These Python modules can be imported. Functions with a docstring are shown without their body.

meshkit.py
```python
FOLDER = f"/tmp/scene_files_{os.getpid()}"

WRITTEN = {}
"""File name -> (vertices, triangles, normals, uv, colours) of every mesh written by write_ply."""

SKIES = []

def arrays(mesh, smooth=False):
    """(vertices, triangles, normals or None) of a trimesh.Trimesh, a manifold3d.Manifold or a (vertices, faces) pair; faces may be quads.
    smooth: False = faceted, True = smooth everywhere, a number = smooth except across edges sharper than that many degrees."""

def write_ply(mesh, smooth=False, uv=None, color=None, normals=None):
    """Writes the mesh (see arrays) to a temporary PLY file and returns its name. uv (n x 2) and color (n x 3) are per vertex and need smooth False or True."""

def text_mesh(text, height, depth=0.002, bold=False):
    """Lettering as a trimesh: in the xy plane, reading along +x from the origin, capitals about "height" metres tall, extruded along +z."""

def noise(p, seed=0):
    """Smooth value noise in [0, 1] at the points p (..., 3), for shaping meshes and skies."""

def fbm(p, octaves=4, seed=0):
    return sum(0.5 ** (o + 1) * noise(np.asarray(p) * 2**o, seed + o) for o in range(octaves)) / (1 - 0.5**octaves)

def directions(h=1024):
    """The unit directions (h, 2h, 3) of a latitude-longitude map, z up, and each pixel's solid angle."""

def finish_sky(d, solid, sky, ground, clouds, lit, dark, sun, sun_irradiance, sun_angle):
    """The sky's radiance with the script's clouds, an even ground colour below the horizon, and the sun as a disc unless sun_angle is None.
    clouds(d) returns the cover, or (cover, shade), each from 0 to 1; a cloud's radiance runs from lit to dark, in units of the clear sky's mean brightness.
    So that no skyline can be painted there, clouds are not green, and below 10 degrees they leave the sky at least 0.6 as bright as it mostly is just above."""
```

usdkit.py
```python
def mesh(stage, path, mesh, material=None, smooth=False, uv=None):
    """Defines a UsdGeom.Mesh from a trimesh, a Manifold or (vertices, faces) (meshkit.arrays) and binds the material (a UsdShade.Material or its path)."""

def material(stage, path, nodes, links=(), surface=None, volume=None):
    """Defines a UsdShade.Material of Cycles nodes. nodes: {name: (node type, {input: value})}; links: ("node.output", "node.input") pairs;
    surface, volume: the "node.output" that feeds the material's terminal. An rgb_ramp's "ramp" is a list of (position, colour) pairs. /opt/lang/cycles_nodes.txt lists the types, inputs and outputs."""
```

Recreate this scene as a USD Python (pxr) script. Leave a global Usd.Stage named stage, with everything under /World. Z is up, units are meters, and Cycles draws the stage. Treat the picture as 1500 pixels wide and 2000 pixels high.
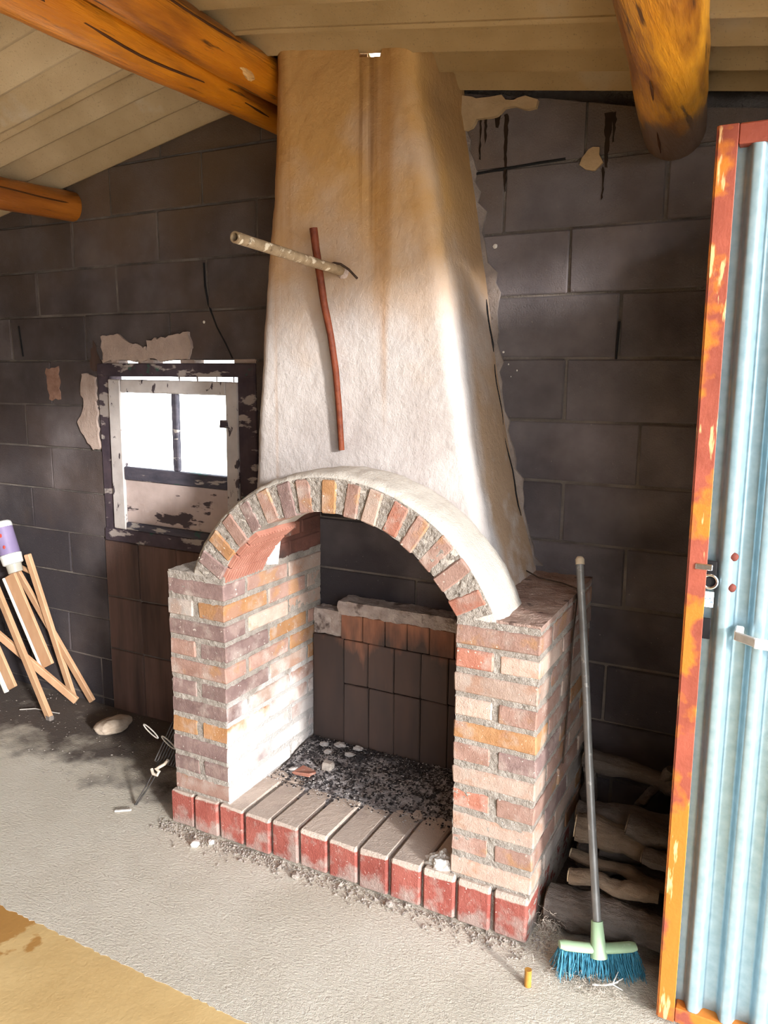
import math, random
import numpy as np
import trimesh
from shapely.geometry import Polygon, box as sbox
from shapely.ops import unary_union
from scipy.spatial import ConvexHull
import usdkit, meshkit
from pxr import Usd, UsdGeom, UsdLux, UsdShade, Sdf, Gf

stage = Usd.Stage.CreateInMemory()
UsdGeom.SetStageUpAxis(stage, UsdGeom.Tokens.z)
UsdGeom.SetStageMetersPerUnit(stage, 1.0)
stage.SetDefaultPrim(UsdGeom.Xform.Define(stage, '/World').GetPrim())

# ------------------------------------------------------------------ camera, sky, sun, exposure
EYE = (1.8319, -1.9176, 1.5736)
YAW, PITCH, ROLL, FPX = 0.47936, 0.17207, 0.00705, 1510.19
EXPOSURE = 0.16
SUN_AZ = math.radians(28.8)      # the sun stands to the right of the room and a little behind the camera
SUN_EL = math.radians(12.0)       # low
SUN_POWER, SUN_ANGLE = 225.0, 5.0
SKY_POWER = 2.2
cam = UsdGeom.Camera.Define(stage, '/World/camera')
cam.CreateHorizontalApertureAttr(36.0); cam.CreateVerticalApertureAttr(48.0)
cam.CreateFocalLengthAttr(36.0 * FPX / 1500.0)
cam.CreateClippingRangeAttr(Gf.Vec2f(0.05, 300))
cam.CreateExposureAttr(EXPOSURE)
_f = np.array([-math.sin(YAW) * math.cos(PITCH), math.cos(YAW) * math.cos(PITCH), -math.sin(PITCH)])
_r = np.array([math.cos(YAW), math.sin(YAW), 0.0]); _u = np.cross(_r, _f)
_R = math.cos(ROLL) * _r + math.sin(ROLL) * _u; _U = -math.sin(ROLL) * _r + math.cos(ROLL) * _u
cam.AddTransformOp().Set(Gf.Matrix4d(*_R, 0, *_U, 0, *(-_f), 0, *EYE, 1))

dome = UsdLux.DomeLight.Define(stage, '/World/sky')
dome.CreateIntensityAttr(SKY_POWER); dome.CreateColorAttr(Gf.Vec3f(0.90, 0.95, 1.0))
sun = UsdLux.DistantLight.Define(stage, '/World/sun')
sun.CreateIntensityAttr(SUN_POWER); sun.CreateAngleAttr(SUN_ANGLE); sun.CreateColorAttr(Gf.Vec3f(1.0, 0.97, 0.925))
_to = np.array([math.cos(SUN_AZ) * math.cos(SUN_EL), -math.sin(SUN_AZ) * math.cos(SUN_EL), math.sin(SUN_EL)])
_x = np.cross([0, 0, 1.0], _to); _x /= np.linalg.norm(_x); _y = np.cross(_to, _x)
sun.AddTransformOp().Set(Gf.Matrix4d(*_x, 0, *_y, 0, *_to, 0, 0, 0, 0, 1))

# ------------------------------------------------------------------ helpers: prims
ORIGIN, COUNT = {'/World': np.zeros(3)}, {}

def numbered(name, parent):
    k = COUNT.get((parent, name), 0); COUNT[(parent, name)] = k + 1
    return f'{parent}/{name}' if k == 0 else f'{parent}/{name}_{k:03d}'

def tag(prim, label=None, cat=None, group=None, kind=None):
    for k, v in (('label', label), ('category', cat), ('group', group), ('kind', kind)):
        if v: prim.SetCustomDataByKey(k, v)
    return prim

def thing(name, loc, label=None, cat=None, group=None, kind=None):
    p = numbered(name, '/World'); x = UsdGeom.Xform.Define(stage, p)
    x.AddTranslateOp().Set(Gf.Vec3d(*map(float, loc))); ORIGIN[p] = np.array(loc, float)
    tag(x.GetPrim(), label, cat, group, kind)
    return p

def obj(name, mesh, m, parent=None, smooth=False, label=None, cat=None, group=None, kind=None):
    """one Mesh prim, given in world coordinates"""
    par = parent or '/World'
    p = numbered(name, par)
    v, f, n = meshkit.arrays(mesh, smooth)
    if parent is None:
        o = np.array([(v[:, 0].min() + v[:, 0].max()) / 2, (v[:, 1].min() + v[:, 1].max()) / 2, v[:, 2].min()])
    else:
        o = ORIGIN[par]
    ORIGIN[p] = o
    g = usdkit.mesh(stage, p, (v - o, f), '/World/Looks/' + m)
    if n is not None:
        g.CreateNormalsAttr([Gf.Vec3f(*map(float, q)) for q in n]); g.SetNormalsInterpolation('vertex')
    if parent is None:
        g.AddTranslateOp().Set(Gf.Vec3d(*map(float, o)))
    tag(g.GetPrim(), label, cat, group, kind)
    return p

# ------------------------------------------------------------------ helpers: materials
UsdGeom.Scope.Define(stage, '/World/Looks')

def mat(name, base, scale=6.0, stretch=(1, 1, 1), rough=0.85, bump=((60, 1.0),), bump_dist=0.003, over=(), spec=0.25, metallic=0.0,
        detail=5.0, coat=0.0, vary=0.0, ramp=None, distortion=0.0):
    N, L = {}, []
    def n(nm, kind, inp=None, **links):
        N[nm] = (kind, inp or {})
        for k, s in links.items(): L.append((s, f'{nm}.{k}'))
        return nm
    n('geo', 'geometry')
    def noise(nm, sc, st=(1, 1, 1), det=detail, ro=0.55, dist=0.0):
        if tuple(st) != (1, 1, 1):
            n(nm + 'm', 'mapping', {'scale': tuple(st)}, vector='geo.position'); src = nm + 'm.vector'
        else: src = 'geo.position'
        return n(nm, 'noise_texture', {'scale': float(sc), 'detail': float(det), 'roughness': ro, 'distortion': dist}, vector=src)
    noise('n0', scale, stretch, dist=distortion)
    n('r0', 'rgb_ramp', {'ramp': ramp or [(0.28, base[0]), (0.72, base[1])]}, fac='n0.fac')
    col = 'r0.color'
    for i, o in enumerate(over):
        kind = o.get('kind', 'noise')
        if kind == 'voronoi':
            n(f'o{i}', 'voronoi_texture', {'scale': float(o['scale'])}, vector='geo.position'); src = f'o{i}.distance'
        else:
            noise(f'o{i}', o['scale'], o.get('stretch', (1, 1, 1)), o.get('detail', 4.0), dist=o.get('dist', 0.0)); src = f'o{i}.fac'
        if 'grad' in o:      # stain, tint or painted shade in its place: noise plus a slope along an axis
            ax, a, b, amp = o['grad']
            n(f's{i}', 'separate_xyz', vector='geo.position')
            n(f'g{i}', 'map_range', {'from_min': a, 'from_max': b, 'to_min': -amp, 'to_max': amp, 'clamp': True}, value=f's{i}.{ax}')
            n(f'a{i}', 'math', {'math_type': 'add'}, value1=src, value2=f'g{i}.result'); src = f'a{i}.value'
        if 'band' in o:      # a stain kept to a strip: centre, half width, softness along an axis
            ax, c, hw, sf = o['band']
            n(f't{i}', 'separate_xyz', vector='geo.position'); n(f'd{i}', 'math', {'math_type': 'subtract', 'value2': c}, value1=f't{i}.{ax}'); n(f'e{i}', 'math', {'math_type': 'absolute'}, value1=f'd{i}.value')
            n(f'f{i}', 'map_range', {'from_min': hw, 'from_max': hw + sf, 'to_min': 0.0, 'to_max': -1.0, 'clamp': True}, value=f'e{i}.value')
            n(f'h{i}', 'math', {'math_type': 'add'}, value1=src, value2=f'f{i}.result'); src = f'h{i}.value'
        n(f'k{i}', 'map_range', {'from_min': o['lo'], 'from_max': o['hi'], 'to_min': 0.0, 'to_max': o.get('amt', 1.0), 'clamp': True}, value=src)
        n(f'x{i}', 'mix', {'color2': tuple(o['color'])}, fac=f'k{i}.result', color1=col); col = f'x{i}.color'
    if vary:
        n('oi', 'object_info'); n('vr', 'map_range', {'from_min': 0.0, 'from_max': 1.0, 'to_min': 1 - vary, 'to_max': 1 + vary}, value='oi.random')
        n('hv', 'hsv', {'hue': 0.5, 'saturation': 1.0, 'fac': 1.0}, value='vr.result', color=col); col = 'hv.color'
    n('p', 'principled_bsdf', {'roughness': rough, 'specular_ior_level': spec, 'metallic': metallic, 'coat_weight': coat, 'coat_roughness': 0.3})
    L.append((col, 'p.base_color'))
    if bump:
        prev = None
        for i, (s, w, *st) in enumerate(bump):
            noise(f'b{i}', s, st[0] if st else (1, 1, 1), 4.0, 0.6)
            n(f'w{i}', 'math', {'math_type': 'multiply', 'value2': float(w)}, value1=f'b{i}.fac')
            if prev: n(f'c{i}', 'math', {'math_type': 'add'}, value1=prev, value2=f'w{i}.value'); prev = f'c{i}.value'
            else: prev = f'w{i}.value'
        n('bp', 'bump', {'strength': 1.0, 'distance': bump_dist}, height=prev)
        L.append(('bp.normal', 'p.normal'))
    usdkit.material(stage, '/World/Looks/' + name, N, L, surface='p.BSDF')
    return name

SMEAR = dict(scale=15, lo=0.52, hi=0.70, color=(0.46, 0.385, 0.34), amt=0.65)
DUST = dict(scale=85, lo=0.655, hi=0.70, color=(0.66, 0.60, 0.54), amt=0.75)
BRICKS = {
    'brick_rose': ((0.27, 0.155, 0.122), (0.40, 0.255, 0.21)),
    'brick_orange': ((0.32, 0.155, 0.065), (0.43, 0.24, 0.125)),
    'brick_red': ((0.31, 0.11, 0.075), (0.42, 0.19, 0.135)),
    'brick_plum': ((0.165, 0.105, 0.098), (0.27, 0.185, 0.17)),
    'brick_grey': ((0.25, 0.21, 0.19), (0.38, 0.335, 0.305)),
    'brick_pink': ((0.37, 0.26, 0.21), (0.49, 0.37, 0.31)),
}
LIME = dict(scale=8, lo=0.45, hi=0.74, color=(0.68, 0.64, 0.625), amt=0.86, grad=('z', 0.66, 0.30, 0.26), band=('x', 0.250, 0.0045, 0.003))   # whitewash on the left jamb
PATCHES = {k: dict(scale=11, lo=0.55, hi=0.63, color=c, amt=0.6) for k, c in dict(brick_rose=(0.40, 0.21, 0.09), brick_orange=(0.33, 0.19, 0.15), brick_red=(0.33, 0.20, 0.16), brick_plum=(0.33, 0.24, 0.21), brick_grey=(0.33, 0.22, 0.17), brick_pink=(0.38, 0.20, 0.13)).items()}
for k, (a, b) in BRICKS.items():
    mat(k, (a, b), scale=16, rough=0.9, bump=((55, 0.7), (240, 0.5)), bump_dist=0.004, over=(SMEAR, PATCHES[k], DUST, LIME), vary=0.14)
mat('brick_limewashed', ((0.55, 0.47, 0.44), (0.74, 0.69, 0.67)), scale=9, rough=0.9, bump=((50, 0.7), (240, 0.5)), bump_dist=0.004, over=(dict(scale=9, lo=0.60, hi=0.72, color=(0.46, 0.29, 0.22), amt=0.6),), vary=0.06)
mat('hearth_red', ((0.24, 0.055, 0.043), (0.36, 0.115, 0.09)), scale=9, rough=0.75, bump=((50, 0.8), (200, 0.4)), bump_dist=0.004,
    over=(dict(scale=11, lo=0.46, hi=0.62, color=(0.50, 0.43, 0.37), amt=0.9, grad=('z', 0.112, 0.129, 0.34)), dict(scale=16, lo=0.44, hi=0.62, color=(0.37, 0.30, 0.265), amt=0.8, grad=('z', 0.09, 0.004, 0.11)), dict(scale=120, lo=0.66, hi=0.70, color=(0.7, 0.62, 0.57), amt=0.7)), vary=0.12)
mat('mortar_rough', ((0.33, 0.285, 0.245), (0.55, 0.49, 0.44)), scale=26, rough=0.95, bump=((110, 1.0), (320, 0.9)), bump_dist=0.010, over=(dict(scale=170, lo=0.56, hi=0.63, color=(0.19, 0.16, 0.14), amt=0.5), dict(scale=210, lo=0.62, hi=0.68, color=(0.74, 0.69, 0.63), amt=0.7)))
mat('cap_dusty', ((0.26, 0.155, 0.125), (0.44, 0.33, 0.28)), scale=14, rough=0.95, bump=((60, 1.0), (200, 0.6)), bump_dist=0.006, over=(dict(scale=20, lo=0.6, hi=0.68, color=(0.07, 0.04, 0.035), amt=0.8),))
mat('mortar_lime', ((0.60, 0.56, 0.52), (0.76, 0.73, 0.70)), scale=20, rough=0.95, bump=((80, 1.0), (260, 0.6)), bump_dist=0.005)
mat('vault_plaster', ((0.46, 0.415, 0.37), (0.58, 0.54, 0.49)), scale=10, rough=0.9, bump=((30, 0.7), (160, 0.5)), bump_dist=0.005,
    over=(dict(scale=24, lo=0.60, hi=0.70, color=(0.45, 0.39, 0.33), amt=0.7),))
mat('hood_plaster', ((0.44, 0.388, 0.372), (0.56, 0.522, 0.512)), scale=3.2, rough=0.88, bump=((9, 1.2), (45, 0.5), (220, 0.2)), bump_dist=0.006, over=(
    dict(scale=2.6, lo=0.28, hi=0.80, color=(0.49, 0.265, 0.075), amt=0.94, grad=('z', 1.35, 2.40, 0.42)),  # tan deepens towards the roof
    dict(scale=4, stretch=(4.0, 1.0, 0.14), lo=0.42, hi=0.74, color=(0.34, 0.165, 0.045), amt=0.75, grad=('z', 1.3, 2.2, 0.16), band=('x', 0.69, 0.02, 0.25)),
    dict(scale=5, stretch=(4.0, 1.0, 0.14), lo=0.42, hi=0.74, color=(0.36, 0.175, 0.045), amt=0.75, grad=('z', 1.3, 2.2, 0.16), band=('x', 0.29, 0.035, 0.22)),
    dict(scale=14, stretch=(3.5, 1.0, 0.08), lo=0.54, hi=0.74, color=(0.17, 0.07, 0.015), amt=0.55, grad=('z', 1.5, 2.4, 0.16), band=('x', 0.66, 0.03, 0.20)),
    dict(scale=1.8, lo=0.44, hi=0.66, color=(0.38, 0.22, 0.095), amt=0.75, grad=('y', 0.23, 0.38, 0.22)),  # right flank: its shade painted as brown, deepening towards the wall
    dict(scale=7, lo=0.60, hi=0.75, color=(0.62, 0.57, 0.555), amt=0.55, grad=('z', 1.9, 1.1, 0.08)),
))
SOOT = dict(scale=2.2, lo=0.48, hi=0.75, color=(0.042, 0.036, 0.040), amt=0.8)
mat('block_grey', ((0.108, 0.093, 0.099), (0.205, 0.180, 0.186)), scale=5, rough=0.95, bump=((40, 0.6), (180, 0.8)), bump_dist=0.004, over=(
    SOOT, dict(scale=3.0, lo=0.42, hi=0.78, color=(0.060, 0.040, 0.033), amt=0.75, grad=('x', 0.9, -0.4, 0.17)), dict(scale=2.0, lo=0.42, hi=0.72, color=(0.034, 0.030, 0.036), amt=0.85, grad=('z', 1.5, 0.7, 0.20)), dict(scale=1.4, lo=0.45, hi=0.8, color=(0.16, 0.10, 0.055), amt=0.7, grad=('z', 1.5, 2.4, 0.20)),
    dict(scale=120, lo=0.70, hi=0.75, color=(0.30, 0.26, 0.22), amt=0.5)), vary=0.16)
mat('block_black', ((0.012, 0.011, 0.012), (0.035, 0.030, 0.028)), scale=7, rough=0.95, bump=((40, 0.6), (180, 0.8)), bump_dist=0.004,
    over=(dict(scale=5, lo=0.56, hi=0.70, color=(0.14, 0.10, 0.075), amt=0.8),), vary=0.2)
mat('wall_mortar', ((0.07, 0.06, 0.056), (0.22, 0.19, 0.17)), scale=7, rough=0.95, bump=((60, 1.0), (200, 0.8)), bump_dist=0.006)
mat('clay_block_sooty', ((0.06, 0.040, 0.036), (0.15, 0.088, 0.072)), scale=6, stretch=(2.6, 1, 0.35), rough=0.9, bump=((60, 0.5), (50, 0.5, (3, 1, 0.1))), bump_dist=0.004, vary=0.2)
mat('wall_plain', ((0.14, 0.12, 0.11), (0.24, 0.21, 0.19)), scale=4, rough=0.95, bump=((50, 1),), bump_dist=0.005)
mat('patch_plaster', ((0.38, 0.29, 0.25), (0.52, 0.41, 0.36)), scale=12, rough=0.9, bump=((40, 0.8), (150, 0.6)), bump_dist=0.006)
mat('fillet_plaster', ((0.20, 0.165, 0.15), (0.36, 0.30, 0.27)), scale=16, rough=0.95, bump=((50, 1.0), (160, 0.6)), bump_dist=0.007)
mat('patch_clay', ((0.26, 0.14, 0.10), (0.40, 0.24, 0.18)), scale=40, rough=0.9, bump=((90, 1.0),), bump_dist=0.006)
mat('patch_ochre', ((0.34, 0.23, 0.12), (0.48, 0.34, 0.20)), scale=12, rough=0.9, bump=((40, 0.8),), bump_dist=0.005)
mat('tar_stain', ((0.010, 0.006, 0.004), (0.03, 0.017, 0.010)), scale=20, rough=0.5, bump=())
mat('firebrick', ((0.15, 0.070, 0.048), (0.38, 0.17, 0.10)), scale=7, stretch=(2.2, 1, 0.5), rough=0.9, bump=((60, 0.5),), bump_dist=0.003, over=(
    dict(scale=6, stretch=(2.0, 1, 0.5), lo=0.34, hi=0.62, color=(0.048, 0.042, 0.041), amt=0.9, grad=('z', 0.74, 0.50, 0.26)),), vary=0.2)
mat('ledge_mortar', ((0.26, 0.21, 0.19), (0.46, 0.40, 0.37)), scale=24, rough=0.95, bump=((70, 1.0),), bump_dist=0.01, over=(dict(scale=14, lo=0.56, hi=0.64, color=(0.06, 0.04, 0.035), amt=0.8),))
mat('sooty_brick', ((0.085, 0.040, 0.032), (0.20, 0.085, 0.065)), scale=9, rough=0.9, bump=((60, 0.8),), bump_dist=0.004, over=(dict(scale=5, lo=0.45, hi=0.65, color=(0.03, 0.022, 0.02), amt=0.8),), vary=0.2)
mat('soffit_clay', ((0.30, 0.12, 0.085), (0.42, 0.20, 0.15)), scale=12, rough=0.9, bump=((80, 0.6),), bump_dist=0.002)
mat('floor_concrete', ((0.74, 0.665, 0.555), (0.86, 0.795, 0.69)), scale=3.0, rough=0.92, bump=((120, 1.0, (0.8, 1.15, 1)), (50, 0.5), (400, 0.4)), bump_dist=0.016, over=(
    dict(scale=130, lo=0.66, hi=0.72, color=(0.24, 0.19, 0.15), amt=0.6),
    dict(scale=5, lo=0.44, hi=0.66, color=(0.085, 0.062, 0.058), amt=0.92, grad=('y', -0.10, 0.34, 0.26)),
    dict(scale=2.2, lo=0.55, hi=0.7, color=(0.66, 0.60, 0.50), amt=0.5)))
mat('floor_screed', ((0.50, 0.335, 0.14), (0.64, 0.465, 0.225)), scale=2.4, rough=0.6, spec=0.4, bump=((10, 0.5), (90, 0.2)), bump_dist=0.004, over=(
    dict(scale=9, lo=0.60, hi=0.65, color=(0.36, 0.17, 0.035), amt=0.85, grad=('x', 0.30, 0.0, 0.13)),))
mat('fibre_cement_brown', ((0.27, 0.170, 0.068), (0.42, 0.285, 0.14)), scale=3.0, rough=0.9, bump=((200, 0.5), (60, 0.5)), bump_dist=0.002, over=(dict(scale=160, lo=0.60, hi=0.70, color=(0.16, 0.11, 0.06), amt=0.5), dict(scale=3, lo=0.6, hi=0.72, color=(0.40, 0.33, 0.24), amt=0.5)), vary=0.05)
mat('fibre_cement', ((0.40, 0.285, 0.155), (0.57, 0.435, 0.27)), scale=3.0, rough=0.9, bump=((200, 0.5), (60, 0.5)), bump_dist=0.002, over=(
    dict(scale=160, lo=0.60, hi=0.70, color=(0.22, 0.165, 0.10), amt=0.5), dict(scale=4, lo=0.62, hi=0.72, color=(0.52, 0.46, 0.38), amt=0.5)), vary=0.06)
for _n, _base, _extra in (('log_varnished', ((0.38, 0.105, 0.005), (0.64, 0.225, 0.009)), ()), ('log_red', ((0.26, 0.072, 0.008), (0.42, 0.135, 0.012)), ()),
                          ('log_grimy', ((0.50, 0.18, 0.010), (0.74, 0.34, 0.022)), (dict(scale=8, stretch=(2.4, 0.5, 2.4), lo=0.40, hi=0.60, color=(0.15, 0.085, 0.055), amt=0.97, grad=('y', 0.08, 0.46, 0.36)),))):
    mat(_n, _base, scale=5, stretch=(2.0, 0.35, 2.0), rough=0.38, spec=0.5, coat=0.35, bump=((14, 0.9, (2.4, 0.25, 2.4)), (60, 0.4, (2, 0.2, 2))), bump_dist=0.009, over=(
        dict(scale=5, stretch=(2.2, 0.40, 2.2), lo=0.48, hi=0.64, color=(0.17, 0.045, 0.006), amt=0.85), dict(scale=18, stretch=(2.6, 0.2, 2.6), lo=0.62, hi=0.69, color=(0.05, 0.016, 0.004), amt=0.9)) + _extra)
mat('log_crack_dark', ((0.05, 0.018, 0.005), (0.09, 0.03, 0.008)), rough=0.8, bump=())
mat('log_end_dark', ((0.15, 0.055, 0.018), (0.30, 0.115, 0.035)), scale=9, rough=0.7, bump=((40, 0.8),), bump_dist=0.006, over=(dict(scale=9, lo=0.5, hi=0.65, color=(0.10, 0.07, 0.055), amt=0.8),))
mat('log_chip', ((0.48, 0.24, 0.07), (0.64, 0.40, 0.17)), scale=24, rough=0.7, bump=((60, 0.8),), bump_dist=0.004)
mat('paint_dark', ((0.040, 0.030, 0.042), (0.085, 0.062, 0.075)), scale=12, rough=0.7, bump=((50, 0.8),), bump_dist=0.003, over=(
    dict(scale=13, stretch=(0.6, 1, 1.6), lo=0.58, hi=0.62, color=(0.40, 0.35, 0.33), amt=0.85), dict(scale=16, lo=0.66, hi=0.70, color=(0.035, 0.10, 0.075), amt=0.8)))
mat('paint_white', ((0.44, 0.40, 0.395), (0.60, 0.56, 0.55)), scale=12, rough=0.6, bump=((50, 0.5),), bump_dist=0.002, over=(
    dict(scale=17, stretch=(1.5, 1, 0.7), lo=0.60, hi=0.63, color=(0.055, 0.04, 0.05), amt=0.95),))
mat('paint_panel', ((0.42, 0.335, 0.315), (0.55, 0.45, 0.43)), scale=12, rough=0.6, bump=((50, 0.5),), bump_dist=0.002, over=(
    dict(scale=11, stretch=(0.55, 1, 1.5), lo=0.56, hi=0.59, color=(0.05, 0.036, 0.045), amt=0.95, grad=('z', 1.10, 0.93, 0.06)),))
mat('rail_dark', ((0.045, 0.045, 0.065), (0.10, 0.09, 0.115)), scale=30, stretch=(0.3, 1, 1.5), rough=0.7, bump=((50, 0.8),), bump_dist=0.003, over=(
    dict(scale=18, stretch=(0.5, 1, 2), lo=0.60, hi=0.64, color=(0.42, 0.38, 0.36), amt=0.9), dict(scale=8, lo=0.6, hi=0.66, color=(0.02, 0.13, 0.10), amt=0.9)))
mat('rust_frame', ((0.22, 0.045, 0.025), (0.36, 0.085, 0.05)), scale=9, rough=0.6, spec=0.4, bump=((70, 0.6),), bump_dist=0.002, over=(
    dict(scale=7, lo=0.50, hi=0.57, color=(0.56, 0.17, 0.014), amt=0.9, grad=('z', 1.8, 0.1, 0.13)), dict(scale=16, stretch=(2.5, 2.5, 0.4), lo=0.64, hi=0.68, color=(0.74, 0.48, 0.22), amt=0.9)))
mat('zinc_sheet', ((0.27, 0.405, 0.47), (0.39, 0.525, 0.59)), scale=40, rough=0.38, metallic=0.5, spec=0.5, bump=((120, 0.2),), bump_dist=0.0006)
mat('rust_bolt', ((0.11, 0.025, 0.02), (0.19, 0.05, 0.035)), scale=60, rough=0.7, bump=())
mat('black_void', ((0.008, 0.008, 0.009), (0.015, 0.014, 0.016)), scale=20, rough=0.8, bump=())
mat('chrome', ((0.75, 0.76, 0.78), (0.8, 0.8, 0.82)), rough=0.2, metallic=1.0, bump=())
mat('sticker', ((0.72, 0.78, 0.82), (0.85, 0.88, 0.9)), scale=60, rough=0.5, bump=(), over=(dict(scale=170, lo=0.55, hi=0.58, color=(0.12, 0.22, 0.34), amt=0.9),))
mat('white_metal', ((0.70, 0.72, 0.73), (0.8, 0.8, 0.8)), rough=0.4, bump=())
mat('iron_pipe', ((0.20, 0.135, 0.075), (0.36, 0.26, 0.16)), scale=30, rough=0.7, bump=((90, 0.9),), bump_dist=0.003, over=(dict(scale=40, lo=0.58, hi=0.64, color=(0.66, 0.56, 0.42), amt=0.9), dict(scale=26, lo=0.62, hi=0.68, color=(0.10, 0.055, 0.025), amt=0.8)))
mat('rod_rust', ((0.095, 0.020, 0.009), (0.19, 0.045, 0.017)), scale=30, rough=0.6, bump=((90, 0.8),), bump_dist=0.003)
mat('wire_dark', ((0.035, 0.022, 0.016), (0.08, 0.05, 0.035)), scale=60, rough=0.6, bump=())
mat('wire_steel', ((0.03, 0.028, 0.028), (0.10, 0.09, 0.085)), scale=40, rough=0.5, metallic=0.5, bump=())
mat('wire_bright', ((0.42, 0.40, 0.37), (0.62, 0.58, 0.54)), scale=40, rough=0.4, metallic=0.3, bump=())
mat('rag_cream', ((0.55, 0.47, 0.39), (0.68, 0.60, 0.50)), scale=60, rough=0.9, bump=((90, 0.5),), bump_dist=0.002)
mat('beech', ((0.46, 0.255, 0.14), (0.60, 0.375, 0.225)), scale=10, stretch=(1.6, 1.6, 0.5), rough=0.5, spec=0.4, bump=((60, 0.3, (2, 2, 0.2)),), bump_dist=0.001, over=(dict(scale=9, lo=0.68, hi=0.71, color=(0.22, 0.09, 0.045), amt=0.8),))
mat('white_edge', ((0.70, 0.66, 0.60), (0.80, 0.77, 0.72)), rough=0.6, bump=())  # white colour for sunlight painted along the chair slat edges
mat('shoe_worn', ((0.10, 0.085, 0.08), (0.22, 0.19, 0.17)), scale=40, rough=0.8, bump=())
mat('purple_label', ((0.205, 0.16, 0.30), (0.27, 0.215, 0.37)), scale=9, rough=0.5, bump=())
mat('red_print', ((0.60, 0.06, 0.05), (0.66, 0.09, 0.07)), rough=0.5, bump=())
mat('white_plastic', ((0.66, 0.68, 0.67), (0.74, 0.75, 0.74)), rough=0.45, bump=())
mat('glass_jar', ((0.36, 0.345, 0.30), (0.46, 0.44, 0.39)), rough=0.3, bump=())
mat('rock_pale', ((0.30, 0.235, 0.18), (0.50, 0.41, 0.33)), scale=22, rough=0.95, bump=((60, 1.0),), bump_dist=0.004)
mat('rubble_white', ((0.60, 0.57, 0.53), (0.76, 0.73, 0.70)), scale=40, rough=0.95, bump=((80, 0.6),), bump_dist=0.003)
mat('rubble_grey', ((0.20, 0.17, 0.15), (0.40, 0.355, 0.315)), scale=60, rough=0.95, bump=())
mat('ash_grey', ((0.15, 0.135, 0.14), (0.36, 0.335, 0.335)), scale=40, rough=1.0, bump=((120, 1.0),), bump_dist=0.006, over=(dict(scale=60, lo=0.50, hi=0.60, color=(0.02, 0.018, 0.02), amt=0.9), dict(scale=7, lo=0.5, hi=0.66, color=(0.035, 0.032, 0.036), amt=0.8, grad=('y', 0.25, 0.5, 0.14))))
mat('charcoal', ((0.010, 0.009, 0.010), (0.035, 0.03, 0.032)), scale=60, rough=0.8, bump=())
mat('ash_flake', ((0.30, 0.28, 0.275), (0.50, 0.475, 0.46)), scale=60, rough=1.0, bump=((120, 0.6),), bump_dist=0.003)
mat('firewood_grey', ((0.065, 0.053, 0.046), (0.185, 0.155, 0.135)), scale=12, stretch=(0.3, 1.6, 1.6), rough=0.95, bump=((40, 1.0, (0.2, 1.6, 1.6)), (120, 0.5)), bump_dist=0.010, vary=0.2)
mat('firewood_tan', ((0.11, 0.078, 0.055), (0.27, 0.20, 0.14)), scale=12, stretch=(0.3, 1.6, 1.6), rough=0.95, bump=((40, 1.0, (0.2, 1.6, 1.6)), (120, 0.5)), bump_dist=0.009, vary=0.15)
mat('firewood_cut', ((0.42, 0.30, 0.18), (0.58, 0.46, 0.32)), scale=40, rough=0.9, bump=((90, 0.6),), bump_dist=0.003)
mat('broom_green', ((0.30, 0.44, 0.27), (0.38, 0.52, 0.34)), scale=20, rough=0.45, bump=(), over=(dict(scale=30, lo=0.62, hi=0.68, color=(0.6, 0.66, 0.56), amt=0.7),))
mat('broom_blue', ((0.03, 0.16, 0.25), (0.075, 0.28, 0.39)), scale=60, rough=0.6, bump=())
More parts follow.
